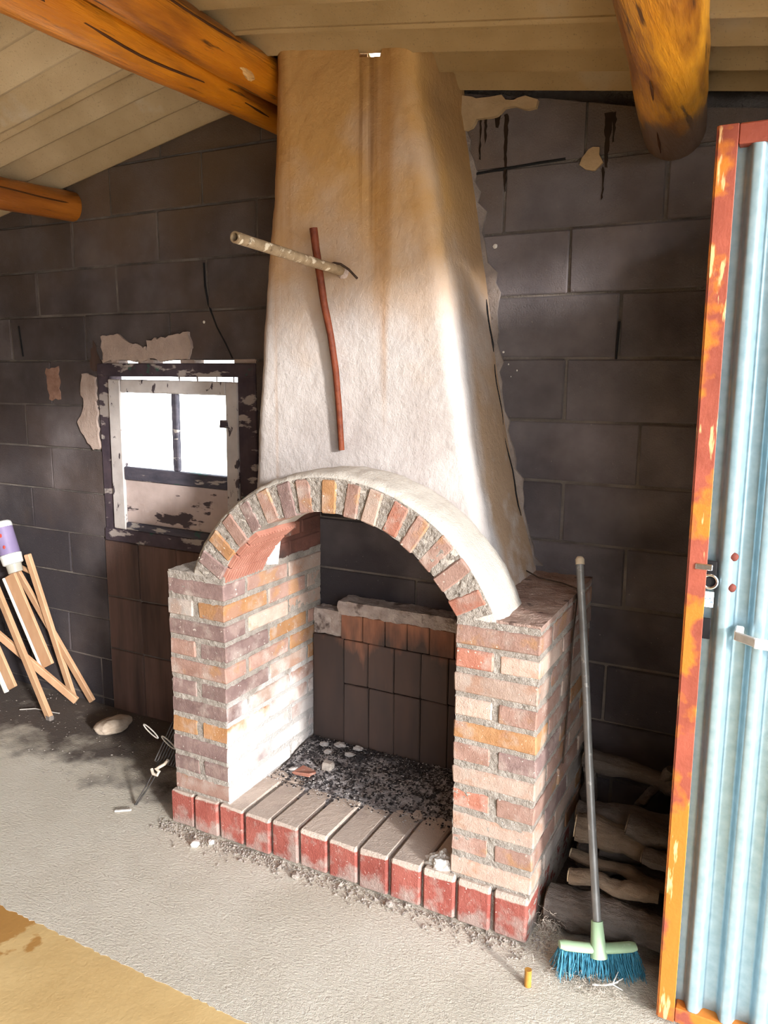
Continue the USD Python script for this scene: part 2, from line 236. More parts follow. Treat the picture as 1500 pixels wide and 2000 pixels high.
mat('broom_handle', ((0.17, 0.165, 0.16), (0.27, 0.265, 0.255)), scale=14, rough=0.42, metallic=0.35, bump=((40, 0.5),), bump_dist=0.001, over=(dict(scale=40, lo=0.63, hi=0.67, color=(0.42, 0.40, 0.37), amt=0.7),))
mat('knob_cream', ((0.45, 0.36, 0.25), (0.55, 0.45, 0.33)), rough=0.5, bump=())
mat('fluff', ((0.36, 0.31, 0.26), (0.58, 0.52, 0.45)), scale=60, rough=1.0, bump=())
mat('amber_stub', ((0.36, 0.15, 0.02), (0.50, 0.27, 0.06)), scale=40, rough=0.5, bump=())
mat('yard_dirt', ((0.60, 0.55, 0.48), (0.74, 0.69, 0.61)), scale=0.6, rough=1.0, bump=())
usdkit.material(stage, '/World/Looks/pane_glass', {
    't': ('transparent_bsdf', {'color': (0.97, 0.98, 0.98)}), 'g': ('glossy_bsdf', {'roughness': 0.03}), 'f': ('layer_weight', {'blend': 0.15}), 'k': ('math', {'math_type': 'multiply', 'value2': 0.25}), 'm': ('mix_closure', {})},
    [('f.facing', 'k.value1'), ('k.value', 'm.fac'), ('t.BSDF', 'm.closure1'), ('g.BSDF', 'm.closure2')], surface='m.closure')

# ------------------------------------------------------------------ helpers: shapes
def _cham(h, b):
    v = []
    for s in np.ndindex(2, 2, 2):
        sg = np.array(s) * 2 - 1
        for a in range(3):
            q = np.array(h, float) - b; q[a] = h[a]; v.append(sg * q)
    return np.array(v)
_hv = _cham((1, 1, 1), 0.2); _hull = trimesh.convex.convex_hull(_hv)
_idx = [int(np.argmin(np.linalg.norm(_hv - v, axis=1))) for v in _hull.vertices]
_CF = np.array([[_idx[i] for i in f] for f in _hull.faces])

def rotm(ax, ang):
    return trimesh.transformations.rotation_matrix(ang, ax)[:3, :3]

def block(lo, hi, bev=0.004, rng=None, jit=0.0, R=None):
    """a chamfered box between two corners; with rng its corners wander a little"""
    lo, hi = np.array(lo, float), np.array(hi, float); c, h = (lo + hi) / 2, (hi - lo) / 2
    bev = min(bev, 0.45 * h.min())
    v = _cham(h, bev)
    if rng is not None and jit:
        for k in range(8): v[3 * k:3 * k + 3] += rng.uniform(-jit, jit, 3)
        v += rng.uniform(-jit * 0.3, jit * 0.3, v.shape)
    if R is not None: v = v @ R.T
    return trimesh.Trimesh(v + c, _CF, process=False)

def join(ms): return trimesh.util.concatenate(ms)

def gridbox(lo, hi, res, amp=0.004, freq=60, seed=0, skip=()):
    """a box of fine quads whose skin is displaced by noise: rough mortar, lumps"""
    lo, hi = np.array(lo, float), np.array(hi, float)
    V, F, off = [], [], 0
    for a in range(3):
        b, c = (a + 1) % 3, (a + 2) % 3
        nb, nc = (max(1, int(round((hi[k] - lo[k]) / res))) for k in (b, c))
        B, C = np.meshgrid(np.linspace(lo[b], hi[b], nb + 1), np.linspace(lo[c], hi[c], nc + 1), indexing='ij')
        i = np.arange((nb + 1) * (nc + 1)).reshape(nb + 1, nc + 1)
        q = np.stack([i[:-1, :-1], i[1:, :-1], i[1:, 1:], i[:-1, 1:]], -1).reshape(-1, 4)
        for s in (0, 1):
            if (a, s) in skip: continue
            P = np.zeros((B.size, 3)); P[:, a] = (lo, hi)[s][a]; P[:, b] = B.ravel(); P[:, c] = C.ravel()
            V.append(P); F.append((q if s else q[:, ::-1]) + off); off += len(P)
    v, f = np.vstack(V), np.vstack(F)
    m = trimesh.Trimesh(v, np.vstack([f[:, [0, 1, 2]], f[:, [0, 2, 3]]]), process=False); m.merge_vertices()
    d = meshkit.fbm(m.vertices * freq, 3, seed) - 0.5
    return trimesh.Trimesh(m.vertices + m.vertex_normals * (2 * amp * d)[:, None], m.faces, process=False)

def tube(pts, radii, n=12, caps=True, lump=0.0, seed=0, freq=20.0, squash=1.0):
    pts = np.asarray(pts, float); k = len(pts); radii = np.broadcast_to(np.asarray(radii, float), (k,))
    t = np.gradient(pts, axis=0); t /= np.linalg.norm(t, axis=1)[:, None]
    ref = np.array([0, 0, 1.0]) if abs(t[0][2]) < 0.9 else np.array([1.0, 0, 0])
    V = []
    for i in range(k):
        a = np.cross(ref, t[i]); a /= np.linalg.norm(a); b = np.cross(t[i], a); ref = b
        th = np.arange(n) * 2 * np.pi / n
        V.append(pts[i] + radii[i] * (np.cos(th)[:, None] * a + squash * np.sin(th)[:, None] * b))
    V = np.vstack(V)
    if lump:
        c = np.repeat(pts, n, 0); d = meshkit.fbm(V * freq, 3, seed) - 0.5
        V = c + (V - c) * (1 + lump * 2 * d)[:, None]
    F = []
    for i in range(k - 1):
        for j in range(n):
            a, b = i * n + j, i * n + (j + 1) % n
            F += [[a, b, b + n], [a, b + n, a + n]]
    if caps:
        c0, c1 = len(V), len(V) + 1
        V = np.vstack([V, pts[:1], pts[-1:]])
        for j in range(n):
            F += [[c0, (j + 1) % n, j], [c1, (k - 1) * n + j, (k - 1) * n + (j + 1) % n]]
    return trimesh.Trimesh(V, np.array(F), process=False)

def line(a, b, n=2, sag=None, wob=0.0, seed=0):
    s = np.linspace(0, 1, n)[:, None]; p = np.array(a, float) * (1 - s) + np.array(b, float) * s
    if wob:
        w = np.stack([meshkit.fbm(np.stack([s[:, 0] * 4, np.full(n, k * 9.1), np.full(n, seed * 3.7)], -1), 2, seed + k) - 0.5 for k in range(3)], -1)
        p = p + 2 * wob * w
    return p

def board(a, b, w, t, normal=(0, -1, 0), bev=0.003):
    """a plank from a to b, w wide, t thick; its thickness lies along normal"""
    a, b = np.array(a, float), np.array(b, float); x = b - a; l = np.linalg.norm(x); x /= l
    n = np.array(normal, float); n -= x * (n @ x); n /= np.linalg.norm(n); y = np.cross(n, x)
    m = block((-l / 2, -w / 2, -t / 2), (l / 2, w / 2, t / 2), bev)
    return trimesh.Trimesh(m.vertices @ np.stack([x, y, n]) + (a + b) / 2, m.faces, process=False)

def lump(c, size, seed, sub=2, rough=0.35, freq=1.6, R=None, flat=None):
    m = trimesh.creation.icosphere(sub, 1.0); v = np.array(m.vertices)
    v *= (1 + rough * 2 * (meshkit.fbm(v * freq + seed * 7.3, 3, seed) - 0.5))[:, None]
    v = v * np.array(size)
    if R is not None: v = v @ R.T
    if flat is not None: v[:, 2] = np.maximum(v[:, 2], flat)
    return trimesh.Trimesh(v + np.array(c), m.faces, process=False)

def bits(centers, sizes, seed, flat=0.6):
    """many angular crumbs joined into one mesh"""
    rng = np.random.default_rng(seed)
    tv = np.array([[1, 0, 0], [-1, 0, 0], [0, 1, 0], [0, -1, 0], [0, 0, 1], [0, 0, -1]], float)
    tf = np.array([[0, 2, 4], [2, 1, 4], [1, 3, 4], [3, 0, 4], [2, 0, 5], [1, 2, 5], [3, 1, 5], [0, 3, 5]])
    n = len(centers); V = np.zeros((n, 6, 3)); F = np.zeros((n, 8, 3), int)
    for i in range(n):
        v = tv * rng.uniform(0.5, 1.3, (6, 1)) * sizes[i] * np.array([1, rng.uniform(0.5, 1), flat * rng.uniform(0.4, 1)])
        a = rng.uniform(0, 6.28); c, s = math.cos(a), math.sin(a)
        v = v @ rotm([rng.normal(), rng.normal(), 0.2], rng.uniform(-0.5, 0.5)).T @ np.array([[c, s, 0], [-s, c, 0], [0, 0, 1]])
        V[i] = v + centers[i]; F[i] = tf + 6 * i
    return trimesh.Trimesh(V.reshape(-1, 3), F.reshape(-1, 3), process=False)

def extrude_xz(poly, y0, y1):
    """a shapely polygon drawn in (x, z), standing between y0 and y1"""
    out = []
    for g in getattr(poly, 'geoms', [poly]):
        if g.is_empty or g.area < 1e-6: continue
        m = trimesh.creation.extrude_polygon(g, abs(y1 - y0), engine='earcut'); v = np.array(m.vertices)
        w = np.stack([v[:, 0], max(y0, y1) - v[:, 2], v[:, 1]], -1)
        out.append(trimesh.Trimesh(w, m.faces, process=False))
    return join(out) if out else None

def ragged(pts, seed, amp=0.008, step=0.02):
    p = Polygon(pts).exterior; n = max(8, int(p.length / step)); r = np.random.default_rng(seed); q = []
    for i in range(n):
        c = p.interpolate(i / n, normalized=True); q.append((c.x + r.uniform(-amp, amp), c.y + r.uniform(-amp, amp)))
    g = Polygon(q).buffer(0)
    return max(getattr(g, 'geoms', [g]), key=lambda s: s.area)

# ------------------------------------------------------------------ the room
D, W, HB, H, PW = 0.5957, 1.304, 0.139, 0.926, 0.2425      # wall, fireplace width, hearth height, pillar top, pillar width
XL, XR, YF = -2.8, 2.5, -4.6
RIDGE_X, RIDGE_Z = 0.12, 2.588
def roof(x): return RIDGE_Z + 0.193 * (x - RIDGE_X) if x < RIDGE_X else RIDGE_Z - 0.154 * (x - RIDGE_X)

fl = thing('floor', (0, 0, 0), kind='structure')
er = np.random.default_rng(2)
rim = [(x, -0.592 + er.normal(0, 0.0022)) for x in np.linspace(XR, XL, 420)]
sl_ = trimesh.creation.extrude_polygon(Polygon([(XL, D + 0.02), (XR, D + 0.02)] + rim), 0.12, engine='earcut'); sl_.apply_translation((0, 0, -0.12))
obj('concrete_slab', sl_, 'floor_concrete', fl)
obj('earth_screed', block((XL, YF, -0.12), (XR, -0.50, -0.0012), 0.001), 'floor_screed', fl)

# back wall: concrete blocks, each its own piece, in front of a mortar core
wb = thing('wall_back', (0, D, 0), kind='structure')
wall_poly = Polygon([(XL, 0), (XR, 0), (XR, roof(XR) - 0.03), (1.36, roof(1.36) - 0.034), (1.08, roof(1.08) - 0.012), (RIDGE_X + 0.3, roof(RIDGE_X + 0.3) + 0.016), (RIDGE_X, roof(RIDGE_X) + 0.018), (XL, roof(XL) + 0.018)])
WIN = sbox(-0.918, 0.828, -0.045, 1.640)
UNDER = sbox(-0.935, -0.01, -0.045, 0.828)
core = Polygon([(XL, 0), (XR, 0), (XR, roof(XR) + 0.06), (RIDGE_X, roof(RIDGE_X) + 0.06), (XL, roof(XL) + 0.06)]).difference(WIN)
obj('mortar', extrude_xz(core.intersection(wall_poly), D + 0.005, D + 0.06), 'wall_mortar', wb)
obj('mortar', extrude_xz(core.difference(sbox(-1.10, 0.74, -0.02, 1.66)), D + 0.06, D + 0.15), 'wall_mortar', wb)
rng = np.random.default_rng(11)
S0 = 0.0384
JL = {11: -0.789, 10: -0.53, 9: -0.776, 8: -0.482, 7: -0.72, 6: -0.918, 5: -0.751, 4: -0.904, 3: -1.16, 2: -0.93, 1: -1.2, 0: -1.0, 12: -0.5}
JR = {11: 1.21, 10: 0.954, 9: 1.176, 8: 1.341, 7: 1.181, 6: 1.424, 5: 1.189, 4: 1.404, 3: 1.16, 2: 1.361, 1: 1.12, 0: 1.4, 12: 1.0}
avail = wall_poly.difference(WIN).difference(UNDER)
for k in range(-1, 13):
    z0, z1 = (S0 + 0.2 * k + 0.004, S0 + 0.2 * (k + 1) - 0.004) if k >= 0 else (0.0, S0 - 0.004)
    kk = max(k, 0); xs = sorted({round(JL[kk] + 0.497 * i, 3) for i in range(-6, 3) if XL - 0.5 < JL[kk] + 0.497 * i < 0.45} | {round(JR[kk] + 0.5 * i, 3) for i in range(-2, 5) if JR[kk] + 0.5 * i > 0.5})
    for x0, x1 in zip(xs[:-1], xs[1:]):
        x0, x1 = max(x0, XL), min(x1, XR)
        if x1 - x0 < 0.04: continue
        r = sbox(x0 + 0.004, z0, x1 - 0.004, z1); g = r.intersection(avail)
        if g.is_empty or g.area < 4e-4: continue
        proud = rng.uniform(-0.003, 0.003)
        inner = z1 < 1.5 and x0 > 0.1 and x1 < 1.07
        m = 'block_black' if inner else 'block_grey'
        if g.area > 0.999 * r.area:
            obj('block', block((x0 + 0.004, D + proud, z0), (x1 - 0.004, D + 0.03, z1), 0.004, rng, 0.0018), m, wb)
        else:
            obj('block', extrude_xz(g, D + proud, D + 0.03), m, wb)
for r0, r1 in ((0.0, 0.30), (0.306, 0.558), (0.564, 0.825)):          # bricked-in strip of clay blocks under the window
    e = [-0.93, -0.722, -0.50, -0.28, -0.05]
    for x0, x1 in zip(e[:-1], e[1:]):
        obj('clay_block', block((x0 + 0.002, D - 0.004 + rng.uniform(-0.003, 0.002), r0), (x1 - 0.003, D + 0.03, r1), 0.004, rng, 0.0015), 'clay_block_sooty', wb)
# plaster smears on the wall
def patch(pts, seed, m, t=0.009, name='plaster_patch'):
    obj(name, extrude_xz(ragged(pts, seed, 0.0025 if name == 'tar_run' else 0.008, 0.012 if name == 'tar_run' else 0.02), D - t, D + 0.01), m, wb)
patch([(-0.876, 1.735), (-0.79, 1.757), (-0.665, 1.700), (-0.61, 1.690), (-0.60, 1.636), (-0.868, 1.637)], 1, 'patch_plaster', 0.012)
patch([(-0.60, 1.725), (-0.463, 1.738), (-0.385, 1.755), (-0.352, 1.69), (-0.385, 1.643), (-0.605, 1.64)], 2, 'patch_plaster', 0.016)
patch([(-1.0, 1.585), (-0.925, 1.577), (-0.922, 1.238), (-0.965, 1.245), (-1.035, 1.325), (-1.05, 1.37), (-1.005, 1.444), (-1.015, 1.513)], 3, 'patch_plaster', 0.012)
patch([(-1.249, 1.606), (-1.165, 1.615), (-1.161, 1.462), (-1.235, 1.46)], 4, 'patch_clay', 0.006)
patch([(-0.96, 1.60), (-0.93, 1.72), (-0.90, 1.66), (-0.88, 1.60)], 5, 'clay_block_sooty', 0.006)
patch([(1.195, 2.222), (1.215, 2.262), (1.243, 2.275), (1.262, 2.262), (1.262, 2.205), (1.23, 2.20)], 6, 'patch_ochre')
patch([(0.76, 2.475), (1.07, 2.425), (1.06, 2.405), (0.95, 2.41), (0.93, 2.385), (0.86, 2.40), (0.83, 2.36), (0.79, 2.37)], 7, 'patch_ochre', 0.02)
for i, (x, z0, z1, w) in enumerate(((0.868, 2.27, 2.41, 0.007), (0.885, 2.32, 2.41, 0.009), (0.955, 2.17, 2.40, 0.014), (0.925, 2.36, 2.40, 0.02), (1.275, 2.20, 2.36, 0.022), (1.293, 2.27, 2.36, 0.012), (1.268, 2.11, 2.21, 0.006))):
    w *= 0.55
    patch([(x - w, z1), (x + w, z1), (x + w * 0.7, (z0 + z1) / 2), (x + 0.002, z0), (x - 0.002, z0), (x - w * 0.6, (z0 + z1) / 2)], 20 + i, 'tar_stain', 0.003, 'tar_run')
for i, (x, z0, z1) in enumerate(((-0.60, 1.0, 1.0),)):
    pass
for pts in ([(-0.292, 2.02), (-0.29, 1.93), (-0.275, 1.86), (-0.235, 1.77), (-0.19, 1.70), (-0.16, 1.645)], [(0.80, 2.228), (0.93, 2.236), (1.07, 2.242), (1.15, 2.244)], [(-1.416, 1.80), (-1.40, 1.66)], [(1.341, 1.75), (1.337, 1.635)]):
    obj('crack', tube([(x, D - 0.001, z) for x, z in pts], 0.004, 6), 'black_void', wb)
for x, z, s in ((0.93, 2.0, 0.008), (-0.30, 1.79, 0.006), (0.99, 1.62, 0.004), (1.02, 1.60, 0.004), (0.97, 1.66, 0.004), (1.0, 1.58, 0.003)):
    obj('mortar_speck', lump((x, D - 0.002, z), (s, 0.004, s), 3, 1), 'rubble_white', wb)

def wall_box(name, lo, hi):
    return obj(name, block(lo, hi, 0.002), 'wall_plain', kind='structure')
wall_box('wall_left', (XL - 0.2, YF, 0), (XL, D + 0.2, 2.1))
obj('wall_front', extrude_xz(Polygon([(XL, 0), (XR, 0), (XR, roof(XR)), (RIDGE_X, roof(RIDGE_X)), (XL, roof(XL))]), YF - 0.2, YF), 'wall_plain', kind='structure')
wall_box('wall_right', (XR, -0.10, 0), (XR + 0.2, D + 0.2, 2.24))
wall_box('wall_right', (XR, YF, 0), (XR + 0.2, -3.6, 2.24))

# roof: corrugated fibre cement sheets, the waves run down the slope
ce = thing('ceiling', (0, 0, 2.4), kind='structure')
PITCH_W = 0.163
def sheet(x0, x1, y0, y1, lift=0.0, hole=None, cusp=True):
    nx, ny = 2 if hole is None else 2, int(round((y1 - y0) / 0.0136))
    xs = np.linspace(x0, x1, 9)
    if hole: xs = np.array(sorted(set(xs) | {hole[0], hole[1]}))
    ys = np.array(sorted(set(np.round(np.linspace(y0, y1, ny + 1), 5)) | {round(0.560 - PITCH_W * k, 5) for k in range(-4, 40) if y0 < 0.560 - PITCH_W * k < y1}))
    X, Y = np.meshgrid(xs, ys, indexing='ij')
    Z = np.vectorize(roof)(X) + (0.050 * np.abs(np.sin(np.pi * (Y - 0.560) / PITCH_W)) ** 1.25 if cusp else 0.030 - 0.030 * np.cos(2 * np.pi * (Y - 0.560) / PITCH_W)) + lift
    i = np.arange(X.size).reshape(X.shape)
    q = np.stack([i[:-1, :-1], i[1:, :-1], i[1:, 1:], i[:-1, 1:]], -1)
    if hole:
        cx, cy = (X[:-1, :-1] + X[1:, 1:]) / 2, (Y[:-1, :-1] + Y[1:, 1:]) / 2
        q = q[~((cx > hole[0]) & (cx < hole[1]) & (cy > hole[2]) & (cy < hole[3]))]
    q = q.reshape(-1, 4); n = X.size
    v = np.stack([X.ravel(), Y.ravel(), Z.ravel()], -1)
    # close the rim
    e = np.sort(np.vstack([q[:, [0, 1]], q[:, [1, 2]], q[:, [2, 3]], q[:, [3, 0]]]), 1)
    u, c = np.unique(e, axis=0, return_counts=True); rim = u[c == 1]
    f = np.vstack([q[:, ::-1], q + n, np.stack([rim[:, 0], rim[:, 1], rim[:, 1] + n, rim[:, 0] + n], -1)])
    return (np.vstack([v, v + [0, 0, 0.007]]), f)
for j, (y0, y1) in enumerate(((0.06, 0.98), (-0.80, 0.14), (-1.66, -0.72), (-2.52, -1.58), (-3.38, -2.44), (-4.24, -3.30), (-5.0, -4.16))):
    obj('roof_sheet', sheet(RIDGE_X - 0.02, XR + 0.02, y0, y1, 0.004 * (j % 2), (0.59, 0.74, 0.236, 0.42) if j == 0 else None), 'fibre_cement_brown', ce, smooth=50)
for j, (y0, y1) in enumerate(((0.18, 0.98), (-0.68, 0.26), (-1.54, -0.60), (-2.40, -1.46), (-3.26, -2.32), (-4.12, -3.18), (-5.0, -4.04))):
    obj('roof_sheet', sheet(XL - 0.35, RIDGE_X + 0.02, y0, y1, 0.010 * (j % 2), None, False), 'fibre_cement', ce, smooth=50)
obj('ridge_cap', block((RIDGE_X - 0.2, -5.0, RIDGE_Z + 0.04), (RIDGE_X + 0.2, 0.98, RIDGE_Z + 0.08), 0.005), 'fibre_cement', ce)

# ------------------------------------------------------------------ roof logs
def roof_log(a, b, r0, r1, seed, label, end_b=None, chip=False, rings=40):
    p = line(a, b, rings, wob=0.012, seed=seed); rad = np.linspace(r0, r1, rings)
    return p, tube(p, rad, 28, True, 0.05, seed, 7.0)
def beam(a, b, r0, r1, seed, label, m='log_varnished'):
    p, shape = roof_log(a, b, r0, r1, seed, label)
    t = thing('roof_beam', (float(p[:, 0].mean()), float(p[:, 1].mean()), float(p[:, 2].mean() - r0)), label, 'beam', None)
    obj('log', shape, m, t, smooth=60)
    return t, p
# direction a: towards the room, b: at the wall
t1, _ = beam((0.318, -1.60, 2.50), (0.222, 0.66, 2.537), 0.068, 0.062, 3, 'thick orange varnished roof log, upper of the two that meet at the hood top')
obj('chipped_end', lump((0.276, 0.125, 2.507), (0.020, 0.085, 0.034), 5, 3, 0.5), 'log_chip', t1)
t2, _ = beam((0.192, -1.60, 2.446), (0.098, 0.66, 2.494), 0.092, 0.052, 5, 'orange varnished roof log tapering to the wall, lower of the two left of the hood')
t3, p3 = beam((1.72, -2.2, 2.27), (1.468, 0.64, 2.290), 0.076, 0.088, 8, 'stout glossy yellow-orange roof log above the metal door', m='log_grimy')
t4, _ = beam((-1.22, -1.3, 2.280), (-1.018, 0.60, 2.298), 0.064, 0.061, 12, 'short-looking reddish roof log ending in the wall at upper left', m='log_red')

def log_crack(parent, a, b, r0, r1, seed, y0, y1, side, up, w=0.0035):
    p = line(a, b, 40, wob=0.012, seed=seed); rad = np.linspace(r0, r1, 40); m = (p[:, 1] > y0) & (p[:, 1] < y1)
    ph = math.atan2(up, side); q = p[m] + rad[m][:, None] * 0.99 * np.array([math.cos(ph), 0, math.sin(ph)]); q[:, 2] += 0.006 * np.sin(q[:, 1] * 9)
    obj('crack', tube(q, [0.001] + [w] * (len(q) - 2) + [0.001], 6), 'log_crack_dark', parent)
log_crack(t2, (0.192, -1.60, 2.446), (0.098, 0.66, 2.494), 0.092, 0.052, 5, -1.2, 0.45, 1.0, -0.75)
log_crack(t2, (0.192, -1.60, 2.446), (0.098, 0.66, 2.494), 0.092, 0.052, 5, -0.7, 0.30, 1.0, 0.35, 0.005)
log_crack(t1, (0.318, -1.60, 2.50), (0.222, 0.66, 2.537), 0.068, 0.062, 3, -0.45, 0.10, 1.0, 0.25, 0.004)
log_crack(t4, (-1.22, -1.3, 2.280), (-1.018, 0.60, 2.298), 0.064, 0.061, 12, -0.2, 0.59, 1.0, 0.1)
log_crack(t3, (1.72, -2.2, 2.27), (1.468, 0.64, 2.290), 0.076, 0.088, 8, -0.10, 0.55, -0.35, -1.0, 0.003)

# ------------------------------------------------------------------ the fireplace
fp = thing('fireplace', (W / 2, 0.3, 0.0), 'brick fireplace with round arch and tall tapering plaster hood', 'fireplace')
rng = np.random.default_rng(5)
NAMES = ['brick_rose', 'brick_orange', 'brick_red', 'brick_plum', 'brick_grey', 'brick_pink']
def pick(ws): return NAMES[int(rng.choice(6, p=np.array(ws) / sum(ws)))]

# hearth
he = obj('hearth', gridbox((0.004, 0.002, -0.02), (W - 0.004, D - 0.002, HB - 0.016), 0.012, 0.004, 70, 2), 'mortar_rough', fp, smooth=False)
pitch = (W + 0.012) / 12
for i in range(12):
    x0 = -0.010 + i * pitch + 0.005; x1 = x0 + pitch - 0.011
    zt = HB - 0.011 * (1 - i / 11)
    obj('brick', block((x0, -0.014 + rng.uniform(-0.003, 0.003), 0.004), (x1, 0.225, zt + rng.uniform(-0.0015, 0.0015)), 0.006, rng, 0.002), 'hearth_red', he)
    obj('brick', block((x0, 0.232, 0.03), (x1, 0.455, zt - 0.003 + rng.uniform(-0.0015, 0.0015)), 0.005, rng, 0.002), 'hearth_red', he)
obj('mortar_lump', lump((1.022, 0.035, 0.135), (0.050, 0.034, 0.036), 4, 3, 0.7, 2.6), 'mortar_lime', he)

# pillars
mat('mortar_limed', ((0.33, 0.285, 0.245), (0.55, 0.49, 0.44)), scale=26, rough=0.95, bump=((110, 1.0), (320, 0.9)), bump_dist=0.010, over=(dict(scale=170, lo=0.56, hi=0.63, color=(0.19, 0.16, 0.14), amt=0.5), dict(scale=9, lo=0.45, hi=0.60, color=(0.70, 0.66, 0.64), amt=0.95, grad=('z', 0.62, 0.40, 0.3), band=('x', 0.249, 0.008, 0.004))))
def pillar(x0, x1, zb, inner_left, seed):
    core = gridbox((x0 + 0.0035, 0.0035, zb - 0.01), (x1 - 0.0035, D - 0.003, H - 0.004), 0.0085, 0.0045, 75, seed)
    par = obj('pillar', core, 'mortar_limed' if inner_left else 'mortar_rough', fp)
    n = 11; ph = (H - 0.008 - zb - 0.006) / n; xm = (x0 + x1) / 2
    for k in range(n):
        za, zc = zb + 0.009 + k * ph, zb + 0.009 + k * ph + ph - 0.0165
        def put(xa, xb, ya, yb, inner):
            dz = rng.uniform(-0.0015, 0.0015); o = rng.uniform(-0.0025, 0.0025, 2)
            if inner_left and inner: m = pick([5, 2.2, 1.0, 2, 1.0, 4])
            elif inner_left and yb < 0.3 and ya < 0.01: m = pick([1.2, 0.45, 0.1, 5, 0.5, 0.0])  # left front: plum bricks, weighted darker to stand in for shade there
            elif inner_left: m = pick([5, 1.8, 1.2, 2, 1.0, 3.2])
            else: m = pick([5, 1.4, 1.6, 1.6, 0.6, 4])
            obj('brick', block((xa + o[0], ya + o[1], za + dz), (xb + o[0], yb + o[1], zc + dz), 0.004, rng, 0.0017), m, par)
        if k % 2 == 0:      # a long brick across the front
            put(x0, x1, 0, 0.113, False)
            for ya, yb in ((0.127, 0.362), (0.376, 0.592)):
                put(x0, x0 + 0.113, ya, yb, not inner_left); put(x1 - 0.113, x1, ya, yb, inner_left)
        else:
            for ya, yb in ((0, 0.236), (0.250, 0.486), (0.500, 0.592)):
                put(x0, x0 + 0.111, ya, yb, not inner_left and ya > 0.1); put(x1 - 0.111, x1, ya, yb, inner_left and ya > 0.1)
    obj('mortar_cap', gridbox((x0 + 0.002, 0.006, H - 0.012), (x1 - 0.002, D - 0.003, H + 0.004), 0.012, 0.005, 45, seed + 7), 'mortar_rough' if inner_left else 'cap_dusty', par)
    return par
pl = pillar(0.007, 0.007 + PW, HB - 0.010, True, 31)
pr = pillar(W - PW, W, HB, False, 47)
obj('wire', tube([(1.10, 0.50, 0.952), (1.16, 0.46, 0.942), (1.24, 0.44, 0.940), (1.296, 0.41, 0.936), (1.309, 0.36, 0.915), (1.311, 0.32, 0.80), (1.312, 0.30, 0.60), (1.310, 0.28, 0.42)], 0.0022, 6), 'wire_dark', pr)

# arch of bricks on edge, plaster vault over it
AX, AZ, RI, RO = 0.648, 0.716, 0.460, 0.572
TH0 = math.radians(19)
def vault():
    prof = [(0.464, 0.008), (0.520, 0.006), (0.566, 0.006), (0.577, 0.014), (0.583, 0.032), (0.585, 0.06), (0.584, 0.11), (0.584, 0.16), (0.581, 0.195), (0.570, 0.214), (0.552, 0.224), (0.52, 0.226), (0.464, 0.226), (0.464, 0.16), (0.464, 0.08)]
    th = np.linspace(TH0, np.pi - TH0, 130); n = len(prof)
    V = np.array([[AX + r * math.cos(t), y, AZ + r * math.sin(t)] for t in th for r, y in prof])
    F = [[i * n + j, (i + 1) * n + j, (i + 1) * n + (j + 1) % n, i * n + (j + 1) % n] for i in range(len(th) - 1) for j in range(n)]
    F.append([j for j in range(4)]); m = trimesh.Trimesh(V, np.vstack([np.array(F)[:, [0, 1, 2]], np.array(F)[:, [0, 2, 3]]]), process=False)
    m.fix_normals()
    d = meshkit.fbm(V * 30, 3, 8) - 0.5
    return trimesh.Trimesh(V + m.vertex_normals * (0.010 * d)[:, None], m.faces, process=False)
va = obj('arch', vault(), 'vault_plaster', fp, smooth=60)
def ring():
    th = np.linspace(math.radians(24), math.radians(156), 260); rr = np.linspace(0.4635, 0.566, 16); prof = [(rr[0], 0.10), (rr[0], 0.06)] + [(r_, 0.003) for r_ in rr] + [(rr[-1], 0.02)]
    V = np.array([[AX + r_ * math.cos(t), y, AZ + r_ * math.sin(t)] for t in th for r_, y in prof]); n = len(prof)
    i = np.arange(len(th) * n).reshape(len(th), n); q = np.stack([i[:-1, :-1], i[:-1, 1:], i[1:, 1:], i[1:, :-1]], -1).reshape(-1, 4)
    V[:, 1] += 0.013 * (meshkit.fbm(V * 80, 3, 12) - 0.5)
    return (V, q)
obj('arch_mortar', ring(), 'mortar_rough', va)
seq = ['brick_plum', 'brick_orange', 'brick_rose', 'brick_plum', 'brick_rose', 'brick_plum', 'brick_rose', 'brick_orange', 'brick_rose', 'brick_pink', 'brick_red', 'brick_rose', 'brick_rose', 'brick_rose', 'brick_red']
for i, nm in enumerate(seq):
    a = math.radians(150.2 - i * (150.2 - 30.0) / 14) + rng.uniform(-0.012, 0.012)
    w = 0.0235 + rng.uniform(-0.001, 0.0015)
    b = block((RI + rng.uniform(-0.002, 0.004), -0.002 + rng.uniform(-0.002, 0.003), -w), (RO - rng.uniform(0.004, 0.012), 0.118, w), 0.004, rng, 0.002)
    v = np.array(b.vertices); e, tq = np.array([math.cos(a), 0, math.sin(a)]), np.array([math.sin(a), 0, -math.cos(a)])
    P = np.array([AX, 0, AZ]) + v[:, :1] * e + v[:, 1:2] * [0, 1, 0] + v[:, 2:] * tq
    obj('brick', trimesh.Trimesh(P, b.faces, process=False), nm, va)
# ribbed clay tiles lining the soffit
for i, adeg in enumerate((151.0, 143.6, 136.2, 128.8)):
    a = math.radians(adeg); ms = []
    e, tq = np.array([math.cos(a), 0, math.sin(a)]), np.array([math.sin(a), 0, -math.cos(a)])
    base = block((0.449, 0.010, -0.0265), (0.466, 0.222, 0.0265), 0.002); ms.append(base)
    for k in range(14):
        y = 0.013 + k * 0.0148
        ms.append(block((0.443, y, -0.025), (0.455, y + 0.0085, 0.025), 0.0015))
    m = join(ms); v = np.array(m.vertices)
    P = np.array([AX, 0, AZ]) + v[:, :1] * e + v[:, 1:2] * [0, 1, 0] + v[:, 2:] * tq
    obj('ribbed_tile', trimesh.Trimesh(P, m.faces, process=False), 'soffit_clay', va)

